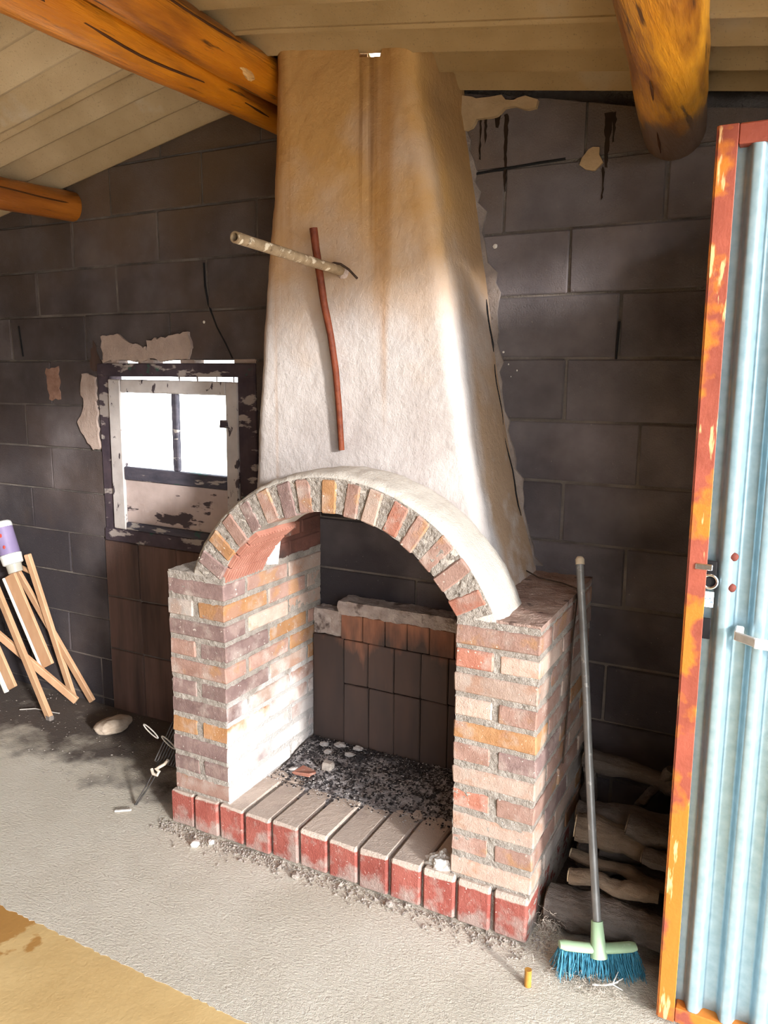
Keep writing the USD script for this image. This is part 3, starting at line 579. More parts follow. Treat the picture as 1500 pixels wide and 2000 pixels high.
# smoke chamber: side walls of sooty brick above the jambs
ch = obj('smoke_chamber', gridbox((0.226, 0.285, H), (0.2465, D - 0.002, 1.26), 0.02, 0.002, 60, 3), 'sooty_brick', fp)
for k in range(5):
    z0 = H + 0.006 + k * 0.066; ys = ((0.290, 0.45), (0.463, 0.588)) if k % 2 else ((0.290, 0.37), (0.383, 0.588))
    for ya, yb in ys:
        obj('brick', block((0.232, ya, z0), (0.250 + rng.uniform(-0.003, 0.003), yb, z0 + 0.052), 0.004, rng, 0.0018), 'brick_red' if (k in (1, 2, 3) and ya < 0.4) else 'sooty_brick', ch)

# firebrick panel at the back with a mortar ledge
bp = obj('back_panel', block((0.252, 0.548, 0.12), (1.06, D - 0.001, 0.66), 0.002), 'wall_mortar', fp)
def tiles(edges, z0, z1):
    for x0, x1 in zip(edges[:-1], edges[1:]):
        o = rng.uniform(-0.002, 0.002)
        obj('tile', block((x0 + 0.0016, 0.519 + o, z0 + 0.0016), (x1 - 0.0016, 0.552, z1 - 0.0016), 0.003, rng, 0.0012), 'firebrick', bp)
tiles([0.254, 0.395], 0.125, 0.592)
tiles([0.395, 0.504, 0.612, 0.720, 0.830, 0.940, 1.056], 0.125, 0.412)
tiles([0.395, 0.500, 0.610, 0.720, 0.828, 0.938, 1.056], 0.412, 0.588)
tiles([0.383, 0.478, 0.572, 0.663, 0.752, 0.85, 0.95, 1.056], 0.588, 0.692)
obj('ledge', gridbox((0.378, 0.508, 0.692), (1.058, D - 0.002, 0.742), 0.009, 0.010, 40, 6), 'ledge_mortar', bp)
obj('ledge', gridbox((0.254, 0.535, 0.592), (0.384, D - 0.002, 0.690), 0.009, 0.010, 40, 9), 'ledge_mortar', bp)

# hood
def edge_l(z): return float(np.interp(z, [0.93, 1.22, 1.734, 2.115, 2.54], [0.180, 0.203, 0.250, 0.297, 0.318]))
def edge_r(z): return float(np.interp(z, [0.93, 1.178, 1.408, 1.718, 2.063, 2.42], [1.112, 1.045, 0.988, 0.932, 0.876, 0.806]))
def hood(off):
    yf, rad = 0.222 + off, 0.045
    # outline in plan: list of (u in 0..1 across, y)
    path = [(0.0, D - 0.001)] + [(0.0, y) for y in np.linspace(D - 0.02, yf + rad, 12)[1:]]
    arcs = [(rad * (1 - math.cos(a)), yf + rad * (1 - math.sin(a))) for a in np.linspace(0, np.pi / 2, 7)[1:]]
    left = path + [('L', d, y) for d, y in arcs]
    mid = [('M', u, yf) for u in np.linspace(0, 1, 46)[1:-1]]
    right = [('R', d, y) for d, y in arcs[::-1]] + [('R', 0.0, y) for y in np.linspace(yf + rad, D - 0.001, 12)]
    cols = [('L', 0.0, q[1]) if len(q) == 2 else q for q in left] + mid + right
    nz = 80; V = np.zeros((len(cols), nz + 1, 3))
    for i, (s, u, y) in enumerate(cols):
        for j in range(nz + 1):
            t = j / nz; z = 1.0 + 1.45 * t
            for _ in range(4):
                xl, xr = edge_l(z) + off, edge_r(z) - off
                x = xl + u if s == 'L' else xr - u if s == 'R' else xl + rad + (xr - xl - 2 * rad) * u
                dx = x - AX
                z = H - 0.004 + t * (roof(x) + 0.035 - H + 0.004)
                if s == 'M': z = max(z, AZ + math.sqrt(max(0.0, 0.545 ** 2 - dx * dx)))
                if s == 'M' and 0.626 < x < 0.703: z = min(z, roof(x) - 0.014)
            V[i, j] = (x, y, z)
    n = nz + 1; i = np.arange(len(cols) * n).reshape(len(cols), n)
    q = np.stack([i[:-1, :-1], i[1:, :-1], i[1:, 1:], i[:-1, 1:]], -1).reshape(-1, 4)
    v = V.reshape(-1, 3)
    m = trimesh.Trimesh(v, np.vstack([q[:, [0, 1, 2]], q[:, [0, 2, 3]]]), process=False)
    d = 0.7 * (meshkit.fbm(v * 5, 3, 21) - 0.5) + 0.3 * (meshkit.fbm(v * 26, 3, 22) - 0.5)
    return v + m.vertex_normals * (0.016 * d)[:, None], q, len(cols), n
vo, qo, nc, nr = hood(0.0); vi, qi, _, _ = hood(0.05)
N0 = len(vo); idx = np.arange(N0).reshape(nc, nr)
rimq = []
loop = list(idx[:, 0]) + list(idx[-1, 1:]) + list(idx[-2::-1, -1]) + list(idx[0, -2:0:-1])
for a, b in zip(loop, loop[1:] + loop[:1]): rimq.append([a, b, b + N0, a + N0])
ho = obj('hood', (np.vstack([vo, vi]), np.vstack([qo, qi[:, ::-1] + N0, rimq])), 'hood_plaster', fp, smooth=60)
# ragged plaster where the right flank meets the wall, and the crack in it
fr_ = np.random.default_rng(15)
edge = [(edge_r(z) - 0.012, z) for z in np.linspace(0.95, 2.40, 14)] + [(edge_r(z) + 0.006 + max(0, fr_.normal(0.004, 0.011)) + (0.016 if 1.70 < z < 1.92 else 0), z) for z in np.linspace(2.40, 0.95, 46)]
obj('plaster_fillet', extrude_xz(Polygon(edge).buffer(0), D - 0.010, D + 0.002), 'fillet_plaster', ho)
for za, zb2, rr in ((1.66, 1.83, 0.0042), (1.42, 1.62, 0.0018), (1.12, 1.38, 0.0022)):
    obj('crack', tube([(edge_r(z) + 0.001, D - 0.030 + 0.008 * math.sin(z * 31), z) for z in np.linspace(za, zb2, 8)], [0.001] + [rr] * 6 + [0.001], 6), 'black_void', ho)

# things on the hood
pt = thing('iron_pipe', (0.569, 0.2, 1.896), 'hollow rusty iron pipe jutting straight out of the plaster hood', 'pipe')
pa, pb = np.array([0.569, 0.24, 1.895]), np.array([0.565, -0.30, 1.917])
th = np.arange(20) * 2 * np.pi / 20
def pipe(a, b, ro, ri, n=20, rows=30):
    o = tube(line(a, b, rows), ro, n, False, 0.05, 3, 60); i = tube(line(a, b, 2), ri, n, False)
    k0, k1 = (rows - 1) * n, len(o.vertices) + n
    f = [[k0 + j, k0 + (j + 1) % n, k1 + (j + 1) % n] for j in range(n)] + [[k0 + j, k1 + (j + 1) % n, k1 + j] for j in range(n)]
    return trimesh.Trimesh(np.vstack([o.vertices, i.vertices]), np.vstack([o.faces, i.faces[:, ::-1] + len(o.vertices), f]), process=False)
obj('tube', pipe(pa, pb, 0.0145, 0.0105), 'iron_pipe', pt, smooth=50)
obj('plaster_collar', lump((0.572, 0.222, 1.893), (0.020, 0.014, 0.020), 6, 2), 'patch_plaster', pt)
obj('wire_hook', tube([(0.545, 0.196, 1.916), (0.560, 0.188, 1.917), (0.585, 0.186, 1.912), (0.612, 0.188, 1.895), (0.640, 0.190, 1.868)], 0.0038, 7), 'wire_dark', pt)
rod = np.array([(0.494, 0.176, 2.022), (0.500, 0.180, 1.960), (0.510, 0.184, 1.890), (0.520, 0.192, 1.800), (0.541, 0.197, 1.700), (0.556, 0.200, 1.600), (0.566, 0.203, 1.480), (0.574, 0.206, 1.345)])
obj('hanging_stick', tube(np.array([np.interp(np.linspace(0, 7, 40), range(8), rod[:, k]) for k in range(3)]).T, np.linspace(0.0125, 0.0095, 40), 12, True, 0.08, 4, 30), 'rod_rust', smooth=60,
    label='crooked reddish-brown stick hanging against the hood behind the pipe', cat='stick')

# ash and embers on the hearth
rng = np.random.default_rng(77)
nx, ny = 90, 40
X, Y = np.meshgrid(np.linspace(0.258, 1.05, nx), np.linspace(0.12, 0.516, ny), indexing='ij')
fr = np.stack([X * 9, Y * 9, 0 * X], -1); e = (Y - 0.235 - 0.10 * (meshkit.fbm(fr, 3, 4) - 0.5) * 2 - 0.05 * (X < 0.40)) / 0.20
Z = HB - 0.008 + 0.038 * np.clip(e, -0.3, 1) + 0.012 * (meshkit.fbm(np.stack([X * 40, Y * 40, 0 * X], -1), 3, 5) - 0.5)
i = np.arange(nx * ny).reshape(nx, ny); q = np.stack([i[:-1, :-1], i[1:, :-1], i[1:, 1:], i[:-1, 1:]], -1).reshape(-1, 4)
obj('ash_bed', (np.stack([X.ravel(), Y.ravel(), Z.ravel()], -1), q), 'ash_grey', smooth=True, kind='stuff', label='grey bed of wood ash spread over the back of the hearth', cat='ash')
def ash_z(x, y):
    return Z[np.clip(((x - 0.258) / 0.792 * (nx - 1)).astype(int), 0, nx - 1), np.clip(((y - 0.12) / 0.396 * (ny - 1)).astype(int), 0, ny - 1)]
def scatter(n, y_lo, y_hi, s, seed, pw=1.0):
    r = np.random.default_rng(seed); x = r.uniform(0.262, 1.045, n); y = y_lo + (y_hi - y_lo) * r.random(n) ** pw
    z = np.maximum(ash_z(x, y), HB) + 0.002
    return bits(np.stack([x, y, z], -1), r.uniform(s[0], s[1], n), seed)
obj('charcoal_bits', scatter(2600, 0.17, 0.512, (0.002, 0.0072), 1, 0.6), 'charcoal', kind='stuff', label='black charcoal crumbs scattered through the ash', cat='charcoal')
obj('ash_flakes', scatter(1500, 0.15, 0.512, (0.0015, 0.0052), 2, 0.7), 'ash_flake', kind='stuff', label='small pale ash flakes mixed with the charcoal', cat='ash')
for (x, y, s, lb) in ((0.336, 0.470, 0.020, 'white ash flake in the back left corner of the hearth'), (0.405, 0.480, 0.024, 'widest white ash flake along the firebrick panel'), (0.478, 0.486, 0.020, 'right-hand white ash flake by the firebrick panel'),
                      (0.385, 0.425, 0.020, 'narrow white ash flake nearest the limewashed jamb'), (0.472, 0.430, 0.018, 'white ash flake just in front of the group at the back'), (0.318, 0.285, 0.020, 'pale ash flake against the foot of the left jamb')):
    z = max(float(ash_z(np.array([x]), np.array([y]))[0]), HB)
    obj('ash_chunk', lump((x, y, z + 0.006), (s, s * 0.7, 0.009), int(x * 1000), 2, 0.6), 'ash_flake', label=lb, cat='ash', smooth=False)
obj('stone_cube', block((0.418, 0.318, HB + 0.002), (0.456, 0.350, HB + 0.044), 0.006, np.random.default_rng(3), 0.004), 'rubble_grey', label='squarish grey stone standing in the ash on the hearth', cat='stone')
obj('brick_shard', block((0.335, 0.255, HB - 0.004), (0.405, 0.315, HB + 0.012), 0.006, np.random.default_rng(4), 0.008), 'brick_red', label='red brick shard lying flat at the edge of the ash', cat='brick')

# ------------------------------------------------------------------ window
wn = thing('window_1', (-0.48, D, 0.83), kind='structure')
def wbx(name, x0, x1, z0, z1, y0, y1, m, par, tilt=0.0, **k):
    b = block((x0, y0, z0), (x1, y1, z1), 0.004, np.random.default_rng(int((x0 + 3) * 977 + z0 * 331)), 0.0015)
    if tilt:
        v = np.array(b.vertices) - [-0.85, 0, 0.89]; b = trimesh.Trimesh(v @ rotm([0, 1, 0], tilt).T + [-0.85, 0, 0.89], b.faces, process=False)
    return obj(name, b, m, par, **k)
wbx('casing_stile', -0.912, -0.835, 0.835, 1.626, 0.588, 0.66, 'paint_dark', wn)
wbx('casing_stile', -0.135, -0.048, 0.835, 1.626, 0.588, 0.66, 'paint_dark', wn)
wbx('casing_rail', -0.912, -0.048, 1.572, 1.626, 0.586, 0.66, 'paint_dark', wn)
wbx('casing_rail', -0.915, -0.048, 0.829, 0.888, 0.584, 0.66, 'paint_dark', wn)
T = 0.010
sa = wbx('sash', -0.848, -0.775, 0.892, 1.558, 0.578, 0.612, 'paint_white', wn, T)
wbx('sash_stile', -0.198, -0.138, 0.892, 1.558, 0.579, 0.612, 'paint_white', sa, T)
wbx('top_rail', -0.775, -0.198, 1.505, 1.558, 0.580, 0.610, 'paint_white', sa, T)
wbx('middle_rail', -0.775, -0.198, 1.118, 1.176, 0.580, 0.610, 'rail_dark', sa, T)
wbx('bottom_rail', -0.775, -0.198, 0.892, 0.925, 0.580, 0.610, 'rail_dark', sa, T)
wbx('muntin', -0.491, -0.460, 1.176, 1.505, 0.584, 0.608, 'rail_dark', sa, T)
wbx('panel', -0.776, -0.197, 0.924, 1.119, 0.592, 0.606, 'paint_panel', sa, T)
wbx('pane', -0.777, -0.489, 1.174, 1.507, 0.598, 0.601, 'pane_glass', sa, T)
wbx('pane', -0.462, -0.196, 1.174, 1.507, 0.598, 0.601, 'pane_glass', sa, T)
wbx('wood_chip', -0.222, -0.185, 1.375, 1.405, 0.570, 0.580, 'paint_dark', sa, T)
for x in (-0.54, -0.44, -0.335, -0.245): wbx('wire_bar', x, x + 0.004, 1.50, 1.60, 0.70, 0.704, 'wire_dark', wn)
for i, (x0, x1) in enumerate(((-0.90, -0.79), (-0.68, -0.585), (-0.44, -0.36), (-0.16, -0.05))):
    wbx('gap_filler', x0, x1, 1.622, 1.646, 0.60, 0.66, 'patch_plaster', wn)

# ------------------------------------------------------------------ metal door leaf, standing open
dr = thing('door_1', (2.07, -0.09, 0.01), kind='structure')
LEAN = -0.0066
def lean(m):
    v = np.array(m.vertices); v[:, 0] += LEAN * v[:, 2]
    return trimesh.Trimesh(v, m.faces, process=False)
def dbox(name, lo, hi, m, par=dr, bev=0.003, **k): return obj(name, lean(block(lo, hi, bev)), m, par, **k)
st = dbox('stile', (1.664, -0.105, 0.012), (1.668 + 0.004, -0.066, 2.085), 'rust_frame')
obj('face_plate', lean(block((1.668, -0.108, 0.012), (1.706, -0.103, 2.085), 0.0015)), 'rust_frame', st)
dbox('stile', (2.432, -0.106, 0.012), (2.472, -0.066, 2.085), 'rust_frame')
dbox('top_rail', (1.706, -0.107, 2.045), (2.434, -0.07, 2.085), 'rust_frame')
dbox('bottom_rail', (1.706, -0.107, 0.012), (2.434, -0.07, 0.052), 'rust_frame')
xs = np.linspace(1.700, 2.440, 300); zs = np.linspace(0.03, 2.07, 3)
ph = 2 * np.pi * (xs - 1.727) / 0.0735
yy = -0.088 - 0.0155 * np.tanh(2.6 * (np.sin(ph) - 0.15))
Xs, Zs = np.meshgrid(xs, zs, indexing='ij'); Ys = np.repeat(yy[:, None], 3, 1)
v = np.stack([Xs.ravel(), Ys.ravel(), Zs.ravel()], -1); n = len(v); i = np.arange(n).reshape(Xs.shape)
q = np.stack([i[:-1, :-1], i[1:, :-1], i[1:, 1:], i[:-1, 1:]], -1).reshape(-1, 4)
sv = np.vstack([v, v + [0, 0.0012, 0]]); sv[:, 0] += LEAN * sv[:, 2]
obj('corrugated_sheet', (sv, np.vstack([q, q[:, ::-1] + n])), 'zinc_sheet', dr, smooth=True)
lk = dbox('lock_opening', (1.702, -0.1005, 1.118), (1.726, -0.094, 1.178), 'black_void', bev=0.004)
obj('keyhole_ring', lean(tube([(1.714 + 0.015 * math.cos(a), -0.103, 1.132 + 0.015 * math.sin(a)) for a in np.linspace(0, 2 * np.pi, 25)], 0.0035, 8, False)), 'chrome', lk, smooth=True)
obj('latch_tongue', lean(block((1.682, -0.112, 1.158), (1.718, -0.104, 1.172), 0.003)), 'chrome', lk)
dbox('slot', (1.704, -0.1005, 0.998), (1.722, -0.094, 1.046), 'black_void', bev=0.005)
dbox('sticker', (1.700, -0.1002, 1.072), (1.724, -0.0975, 1.108), 'sticker', bev=0.0005)
for z in (1.192, 1.122): obj('bolt', lean(lump((1.758, -0.097, z), (0.010, 0.007, 0.010), 2, 2, 0.1)), 'rust_bolt', dr, smooth=True)
hd = dbox('handle', (1.772, -0.130, 1.012), (1.790, -0.085, 1.036), 'white_metal')
obj('lever', lean(board((1.776, -0.128, 1.024), (1.815, -0.152, 1.022), 0.020, 0.008, (0, -1, 0))), 'wire_bright', hd)
obj('lever', lean(board((1.812, -0.152, 1.021), (1.98, -0.160, 1.018), 0.022, 0.012, (0, -1, 0))), 'white_metal', hd)

# ------------------------------------------------------------------ broom
br = thing('broom', (1.49, 0.0, 0), 'broom with grey metal handle and blue bristles leaning on the right pillar', 'broom')
hp = np.array([(1.318, 0.335, 1.035), (1.497, -0.008, 0.075)])
obj('handle', tube(line(hp[0], hp[1], 16, wob=0.003, seed=2), 0.0112, 14), 'broom_handle', br, smooth=60)
dv = (hp[0] - hp[1]) / np.linalg.norm(hp[0] - hp[1])
obj('cap', tube([hp[0] - dv * 0.004, hp[0] + dv * 0.012, hp[0] + dv * 0.020], [0.0135, 0.0135, 0.008], 14), 'knob_cream', br, smooth=60)
obj('socket', tube([hp[1] - dv * 0.03, hp[1] + dv * 0.0, hp[1] + dv * 0.06], [0.024, 0.020, 0.0155], 14), 'broom_green', br, smooth=60)
e0, e1 = np.array([1.405, -0.058, 0.078]), np.array([1.588, 0.040, 0.072])
ts = np.linspace(0, 1, 15); hw = []
for t in ts:
    c = e0 + (e1 - e0) * t; c[2] -= 0.009 * math.sin(math.pi * t); hw.append(c)
obj('head', tube(hw, [0.013] + [0.0175] * 13 + [0.013], 12, True, 0, 0, 1, 0.62), 'broom_green', br, smooth=60)
rb = np.random.default_rng(9); ms = []
ax = (e1 - e0) / np.linalg.norm(e1 - e0); sd = np.array([-ax[1], ax[0], 0])
for k in range(620):
    t = rb.random(); c = e0 + (e1 - e0) * t; c[2] -= 0.009 * math.sin(math.pi * t) + 0.008
    c = c + sd * rb.uniform(-0.015, 0.015)
    g = np.array([c[0] + (t - 0.5) * 0.030 + rb.normal(0, 0.006), c[1], 0.003]) + sd * (rb.normal(-0.016, 0.014)); g[2] = 0.003 + abs(rb.normal(0, 0.004))
    ms.append(tube([c, (c + g) / 2 + rb.normal(0, 0.003, 3), g], 0.0011, 3, False))
obj('bristles', join(ms), 'broom_blue', br, kind='stuff')

def fuzz(name, c, size, n, seed, label, cat, m='fluff', r=0.00045, curl=0.014):
    rr = np.random.default_rng(seed); ms = []
    for k in range(n):
        p = np.array(c) + rr.normal(0, 1, 3) * np.array(size); p[2] = max(0.003, abs(p[2]))
        d = rr.normal(0, 1, 3) * np.array([1, 1, 0.5]); pts = [p]
        for _ in range(4):
            d = d / np.linalg.norm(d) + rr.normal(0, 0.5, 3); pts.append(pts[-1] + d / np.linalg.norm(d) * curl * 0.4); pts[-1][2] = max(0.002, pts[-1][2])
        ms.append(tube(pts, r, 3, False))
    obj(name, join(ms), m, label=label, cat=cat, kind='stuff')
fuzz('dust_fluff', (1.478, -0.075, 0.006), (0.050, 0.020, 0.005), 420, 1, 'pale dust and fibres swept up in front of the broom', 'dust')
fuzz('dust_clump', (1.345, 0.075, 0.022), (0.016, 0.022, 0.020), 260, 2, 'grey tuft of fluff at the foot of the right pillar', 'dust', r=0.0006)
ms = [tube([(1.500, -0.078, 0.010), (1.530, -0.070, 0.014), (1.560, -0.045, 0.016)], [0.003, 0.0025, 0.0015], 6)]
for q in ((1.575, -0.060, 0.010), (1.570, -0.030, 0.020), (1.555, -0.020, 0.026)): ms.append(tube([(1.530, -0.070, 0.014), (1.548, -0.058, 0.015), q], [0.0024, 0.002, 0.001], 6))
obj('white_twig', join(ms), 'rubble_white', label='small forked white twig lying in front of the broom', cat='twig')
obj('amber_stub', join([tube(line((1.349, -0.150, 0.0), (1.3475, -0.146, 0.045), 4), 0.0095, 12)]), 'amber_stub', smooth=60, label='small amber-coloured stub standing on the floor near the right pillar', cat='stub')

# ------------------------------------------------------------------ firewood
def firewood(a, b, r0, r1, seed, label, m='firewood_grey', cut=True, squash=0.85):
    n = 34; p = line(a, b, n, wob=0.014, seed=seed)
    rad = np.linspace(r0, r1, n) * (1 + 0.12 * np.sin(np.linspace(0, 9 + seed % 5, n)))
    t = thing('firewood_log', (float(p[:, 0].mean()), float(p[:, 1].mean()), float(p[:, 2].min() - r0)), label, 'log')
    obj('bark', tube(p, rad, 26, True, 0.34, seed, 34, squash), m, t, smooth=55)
    if cut:
        d = (p[0] - p[1]) / np.linalg.norm(p[0] - p[1])
        obj('cut_end', tube([p[0] + d * 0.001, p[0] + d * 0.005], rad[0] * 0.86, 14, True, 0.2, seed, 22, squash), 'firewood_cut' if m == 'firewood_tan' else 'firewood_tan', t)
firewood((1.324, 0.125, 0.058), (1.98, 0.150, 0.060), 0.056, 0.060, 1, 'thickest grey log at the bottom of the firewood heap')
firewood((1.378, 0.168, 0.138), (1.62, 0.178, 0.142), 0.024, 0.027, 2, 'short pale log with a bright split tip, resting on the thickest log', 'firewood_tan')
firewood((1.350, 0.42, 0.050), (1.95, 0.44, 0.055), 0.048, 0.050, 3, 'dark log on the floor against the wall side of the heap')
firewood((1.352, 0.285, 0.128), (1.66, 0.300, 0.088), 0.018, 0.024, 4, 'thin stick sloping down to the right in the middle of the heap', 'firewood_tan')
firewood((1.352, 0.305, 0.222), (1.78, 0.325, 0.155), 0.044, 0.048, 5, 'knotty log with an orange-brown left end sloping down to the right', 'firewood_tan')
firewood((1.340, 0.410, 0.205), (1.97, 0.430, 0.240), 0.044, 0.050, 6, 'long straight grey log behind the sloping knotty one')
firewood((1.500, 0.300, 0.262), (1.98, 0.330, 0.215), 0.036, 0.044, 7, 'stubby log lying near the door at mid height of the heap')
firewood((1.330, 0.500, 0.345), (1.92, 0.470, 0.290), 0.033, 0.036, 8, 'topmost log of the heap, its left end near the pillar')
firewood((1.336, 0.520, 0.010), (1.340, 0.535, 0.345), 0.030, 0.026, 9, 'dark upright billet between the pillar and the heap', cut=False)
firewood((1.640, 0.215, 0.155), (1.96, 0.215, 0.170), 0.034, 0.038, 10, 'rough knobbly log stub on the door side, above the thickest log')
firewood((1.500, 0.520, 0.200), (1.600, 0.480, 0.375), 0.016, 0.020, 11, 'short branch stub sticking up at the back of the heap', cut=False)

firewood((1.56, 0.245, 0.215), (1.95, 0.26, 0.190), 0.026, 0.034, 13, 'crooked log wedged on the door side above the rough stub')
firewood((1.42, 0.36, 0.135), (1.95, 0.385, 0.120), 0.030, 0.034, 14, 'dark log hidden deep in the middle of the heap, behind the thin stick', cut=False)

# ------------------------------------------------------------------ folding chairs at the left
def chair(loc, label): return thing('folding_chair', loc, label, 'chair')
c1 = chair((-1.3, 0.4, 0), 'nearer folded beech chair, leaning left of the fireplace, partly out of frame')
def ext(a, b, k): a, b = np.array(a), np.array(b); return a + (a - b) * k
A, B = (-1.504, 0.45, 0.51), (-1.082, 0.352, 0.012)
obj('leg', board(ext(A, B, 0.55), B, 0.036, 0.022), 'beech', c1)
A, B = (-1.49, 0.41, 0.335), (-1.110, 0.53, 0.022)
obj('leg', board(ext(A, B, 0.9), B, 0.036, 0.020, (0.2, -1, 0.1)), 'beech', c1)
obj('leg', board((-1.73, 0.30, 0.75), (-1.34, 0.20, 0.012), 0.036, 0.022), 'beech', c1)
A, B = (-1.401, 0.35, 0.250), (-1.322, 0.35, 0.112)
sl = obj('seat_slat', board(ext(A, B, 2.6), B, 0.060, 0.016), 'beech', c1)
obj('white_edge', board(ext(A, B, 2.6) + [-0.038, -0.006, -0.02], np.array(B) + [-0.040, -0.006, -0.028], 0.018, 0.020), 'white_edge', sl)  # added white strip stands in for the sunlit edge of the slat
obj('foot_cap', block((-1.100, 0.340, 0.0), (-1.066, 0.366, 0.026), 0.005), 'shoe_worn', c1)
c2 = chair((-1.35, 0.53, 0), 'farther folded beech chair against the wall, behind the nearer one')
obj('leg', board((-1.374, 0.520, 0.722), (-1.187, 0.575, 0.012), 0.036, 0.020), 'beech', c2)
obj('leg', board((-1.62, 0.535, 0.80), (-1.052, 0.575, 0.015), 0.036, 0.018), 'beech', c2)
A, B = (-1.484, 0.5, 0.612), (-1.253, 0.5, 0.185)
sl = obj('back_slat', board(A, B, 0.078, 0.016), 'beech', c2)
off = np.array([-0.045, -0.004, -0.024])
obj('white_edge', board(np.array(A) + off, np.array(B) + off * 0.95, 0.012, 0.018), 'white_edge', sl)  # lit edge of the back slat, put in as a white strip
obj('crossbar', tube(line((-1.60, 0.545, 0.67), (-1.36, 0.545, 0.62), 4), 0.012, 10), 'beech', c2, smooth=60)
bt = thing('plastic_bottle', (-1.43, 0.47, 0.6), 'upturned bottle with purple label and white collar on the farther chair', 'bottle')
u0, u1 = np.array([-1.484, 0.47, 0.872]), np.array([-1.400, 0.47, 0.640]); L_ = lambda t: u0 + (u1 - u0) * t
obj('body', tube([L_(0.0), L_(0.03), L_(0.62), L_(0.66)], [0.040, 0.047, 0.047, 0.040], 24), 'purple_label', bt, smooth=40)
obj('base_rim', tube([L_(-0.03), L_(0.0), L_(0.04), L_(0.10)], [0.036, 0.046, 0.0485, 0.0485], 24), 'white_plastic', bt, smooth=40)
obj('collar', tube([L_(0.62), L_(0.64), L_(0.82), L_(0.84)], [0.044, 0.050, 0.047, 0.040], 24), 'white_plastic', bt, smooth=40)
obj('neck', tube([L_(0.82), L_(1.0)], [0.036, 0.034], 20), 'glass_jar', bt, smooth=40)
for t, s in ((0.25, 0.010), (0.48, 0.009)):
    obj('red_mark', lump(L_(t) + np.array([0.026, -0.040, 0.008]), (s, 0.004, s), 3, 1, 0.3), 'red_print', bt)
obj('floor_wire', tube([(-1.30, 0.36, 0.004), (-1.24, 0.40, 0.006), (-1.16, 0.41, 0.004), (-1.10, 0.42, 0.004)], 0.003, 6), 'wire_bright', label='thin pale wire on the floor under the folded chairs', cat='wire')

# ------------------------------------------------------------------ grill basket, stone, rubble
gr = thing('grill_basket', (-0.15, 0.1, 0), 'wire grill basket leaning on the left pillar, standing on its handle', 'grill')
g0, g1 = np.array([-0.200, 0.002, 0.004]), np.array([-0.150, 0.085, 0.155])
obj('handle', join([tube([g0, g0 + (g1 - g0) * 0.5 + [0.004, 0, 0], g1], 0.0028, 7), tube([g0 + [0.004, 0.004, 0], g0 + (g1 - g0) * 0.5 + [0.016, 0.004, 0], g1 + [0.016, 0.006, 0]], 0.0028, 7)]), 'wire_steel', gr, smooth=60)
ca, cb = np.array([-0.172, 0.085, 0.150]), np.array([-0.030, 0.085, 0.150])
ta, tb = np.array([-0.140, 0.155, 0.285]), np.array([0.000, 0.155, 0.285])
for k in range(12):
    s = k / 11; obj('bar', tube(line(ca + (cb - ca) * s, ta + (tb - ta) * s, 3), 0.0027, 6), 'wire_steel', gr)
    if k in (0, 5, 11): obj('bar', tube(line(ca + (cb - ca) * s + [0.004, 0.016, 0], ta + (tb - ta) * s + [0.004, 0.016, 0], 3), 0.0024, 6), 'wire_steel', gr)
for a, b in ((ca, cb), (ta, tb), ((ca + ta) / 2, (cb + tb) / 2)): obj('cross_wire', tube(line(a, b, 3), 0.0026, 6), 'wire_steel', gr)
def link(c, d, l, w, m='wire_bright'):
    d = np.array(d, float); d /= np.linalg.norm(d); sidev = np.array([0.3, 0, 1.0]); sidev -= d * (sidev @ d); sidev /= np.linalg.norm(sidev)
    pts = [np.array(c) + d * l * math.cos(a) + sidev * w * math.sin(a) for a in np.linspace(0, 2 * np.pi, 21)]
    obj('clasp', tube(pts, 0.0026, 7, False), m, gr, smooth=60)
link((-0.185, 0.085, 0.265), (1, 0.0, -0.55), 0.040, 0.008); link((-0.100, 0.085, 0.240), (1, 0.0, -0.55), 0.036, 0.008)
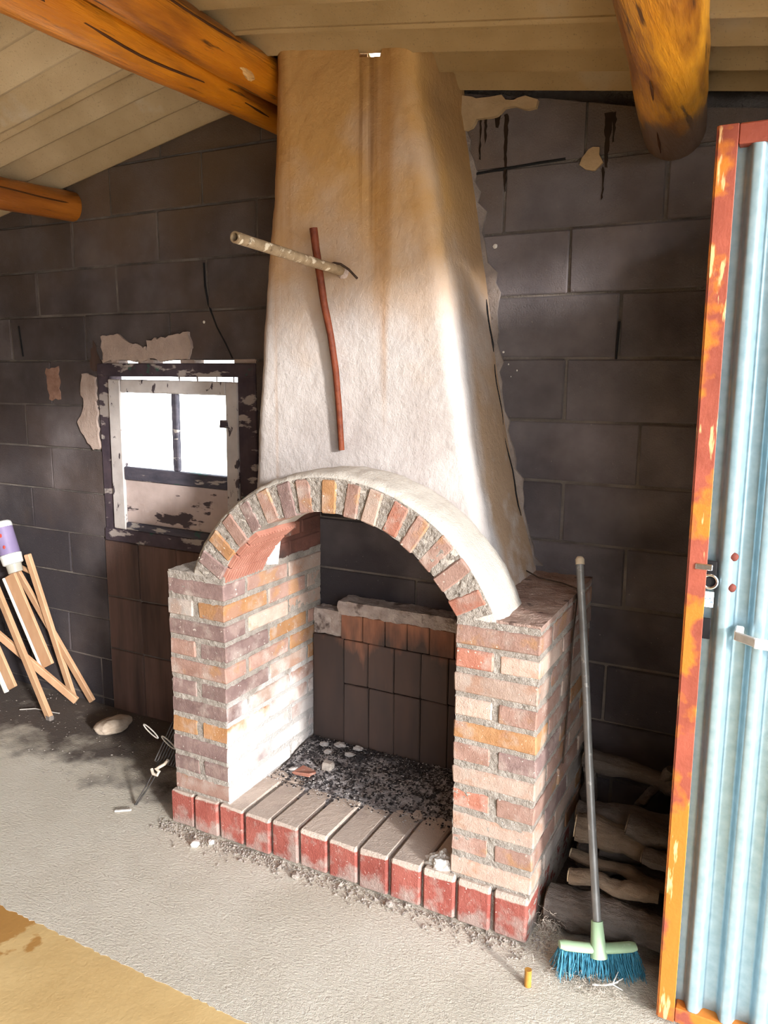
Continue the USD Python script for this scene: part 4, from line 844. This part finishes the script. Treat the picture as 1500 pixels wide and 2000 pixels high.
obj('cloth_loop', tube([(-0.165, 0.060, 0.130), (-0.150, 0.052, 0.118), (-0.128, 0.050, 0.120), (-0.120, 0.052, 0.135), (-0.140, 0.056, 0.140), (-0.128, 0.058, 0.146), (-0.105, 0.066, 0.162), (-0.092, 0.07, 0.178)], 0.0062, 8), 'rag_cream', gr, smooth=60)
obj('flat_stone', lump((-0.745, 0.420, 0.026), (0.062, 0.085, 0.032), 9, 3, 0.35, 1.4, None, -0.026), 'rock_pale', smooth=40, label='pale rounded stone on the dark floor left of the fireplace', cat='stone')
obj('wood_splinter', board((-0.235, -0.062, 0.004), (-0.185, -0.030, 0.006), 0.010, 0.006, (0, 0, 1)), 'rubble_white', label='white splinter on the floor below the grill basket', cat='splinter')
for x, y, s, lb in ((0.165, -0.085, 0.017, 'white mortar chip in front of the third hearth brick'), (0.205, -0.050, 0.012, 'smaller white mortar chip close to the hearth bricks on the left'), (0.560, -0.068, 0.013, 'grey crumb of mortar in front of the middle of the hearth'), (0.885, -0.045, 0.014, 'grey crumb of mortar below the right end of the hearth')):
    obj('mortar_chip', lump((x, y, s * 0.5), (s, s * 0.8, s * 0.7), int(x * 100), 2, 0.6), 'rubble_white' if x < 0.3 else 'rubble_grey', label=lb, cat='rubble')
r = np.random.default_rng(60); n = 900
x = r.uniform(-0.05, 1.36, n); y = -0.014 - np.abs(r.normal(0, 0.035, n)); y[x > 1.31] += 0.06
obj('hearth_crumbs', bits(np.stack([x, y, np.full(n, 0.002)], -1), r.uniform(0.0025, 0.006, n) * np.where(r.random(n) < 0.06, 2.0, 1), 61, 1.0), 'rubble_grey', kind='stuff', label='line of mortar crumbs and grit along the foot of the hearth', cat='rubble')
n = 500; x = r.uniform(-1.5, 0.0, n); y = r.uniform(0.0, 0.58, n)
obj('floor_grit', bits(np.stack([x, y, np.full(n, 0.0015)], -1), r.uniform(0.0015, 0.005, n), 62), 'rubble_grey', kind='stuff', label='loose grit on the dark floor left of the fireplace', cat='rubble')

# ------------------------------------------------------------------ outdoors
obj('yard_ground', join([block((-60, D + 0.22, -0.3), (60, 90, -0.05), 0.01), block((XR + 0.02, -60, -0.3), (60, D + 0.2, -0.05), 0.01)]), 'yard_dirt', kind='structure')
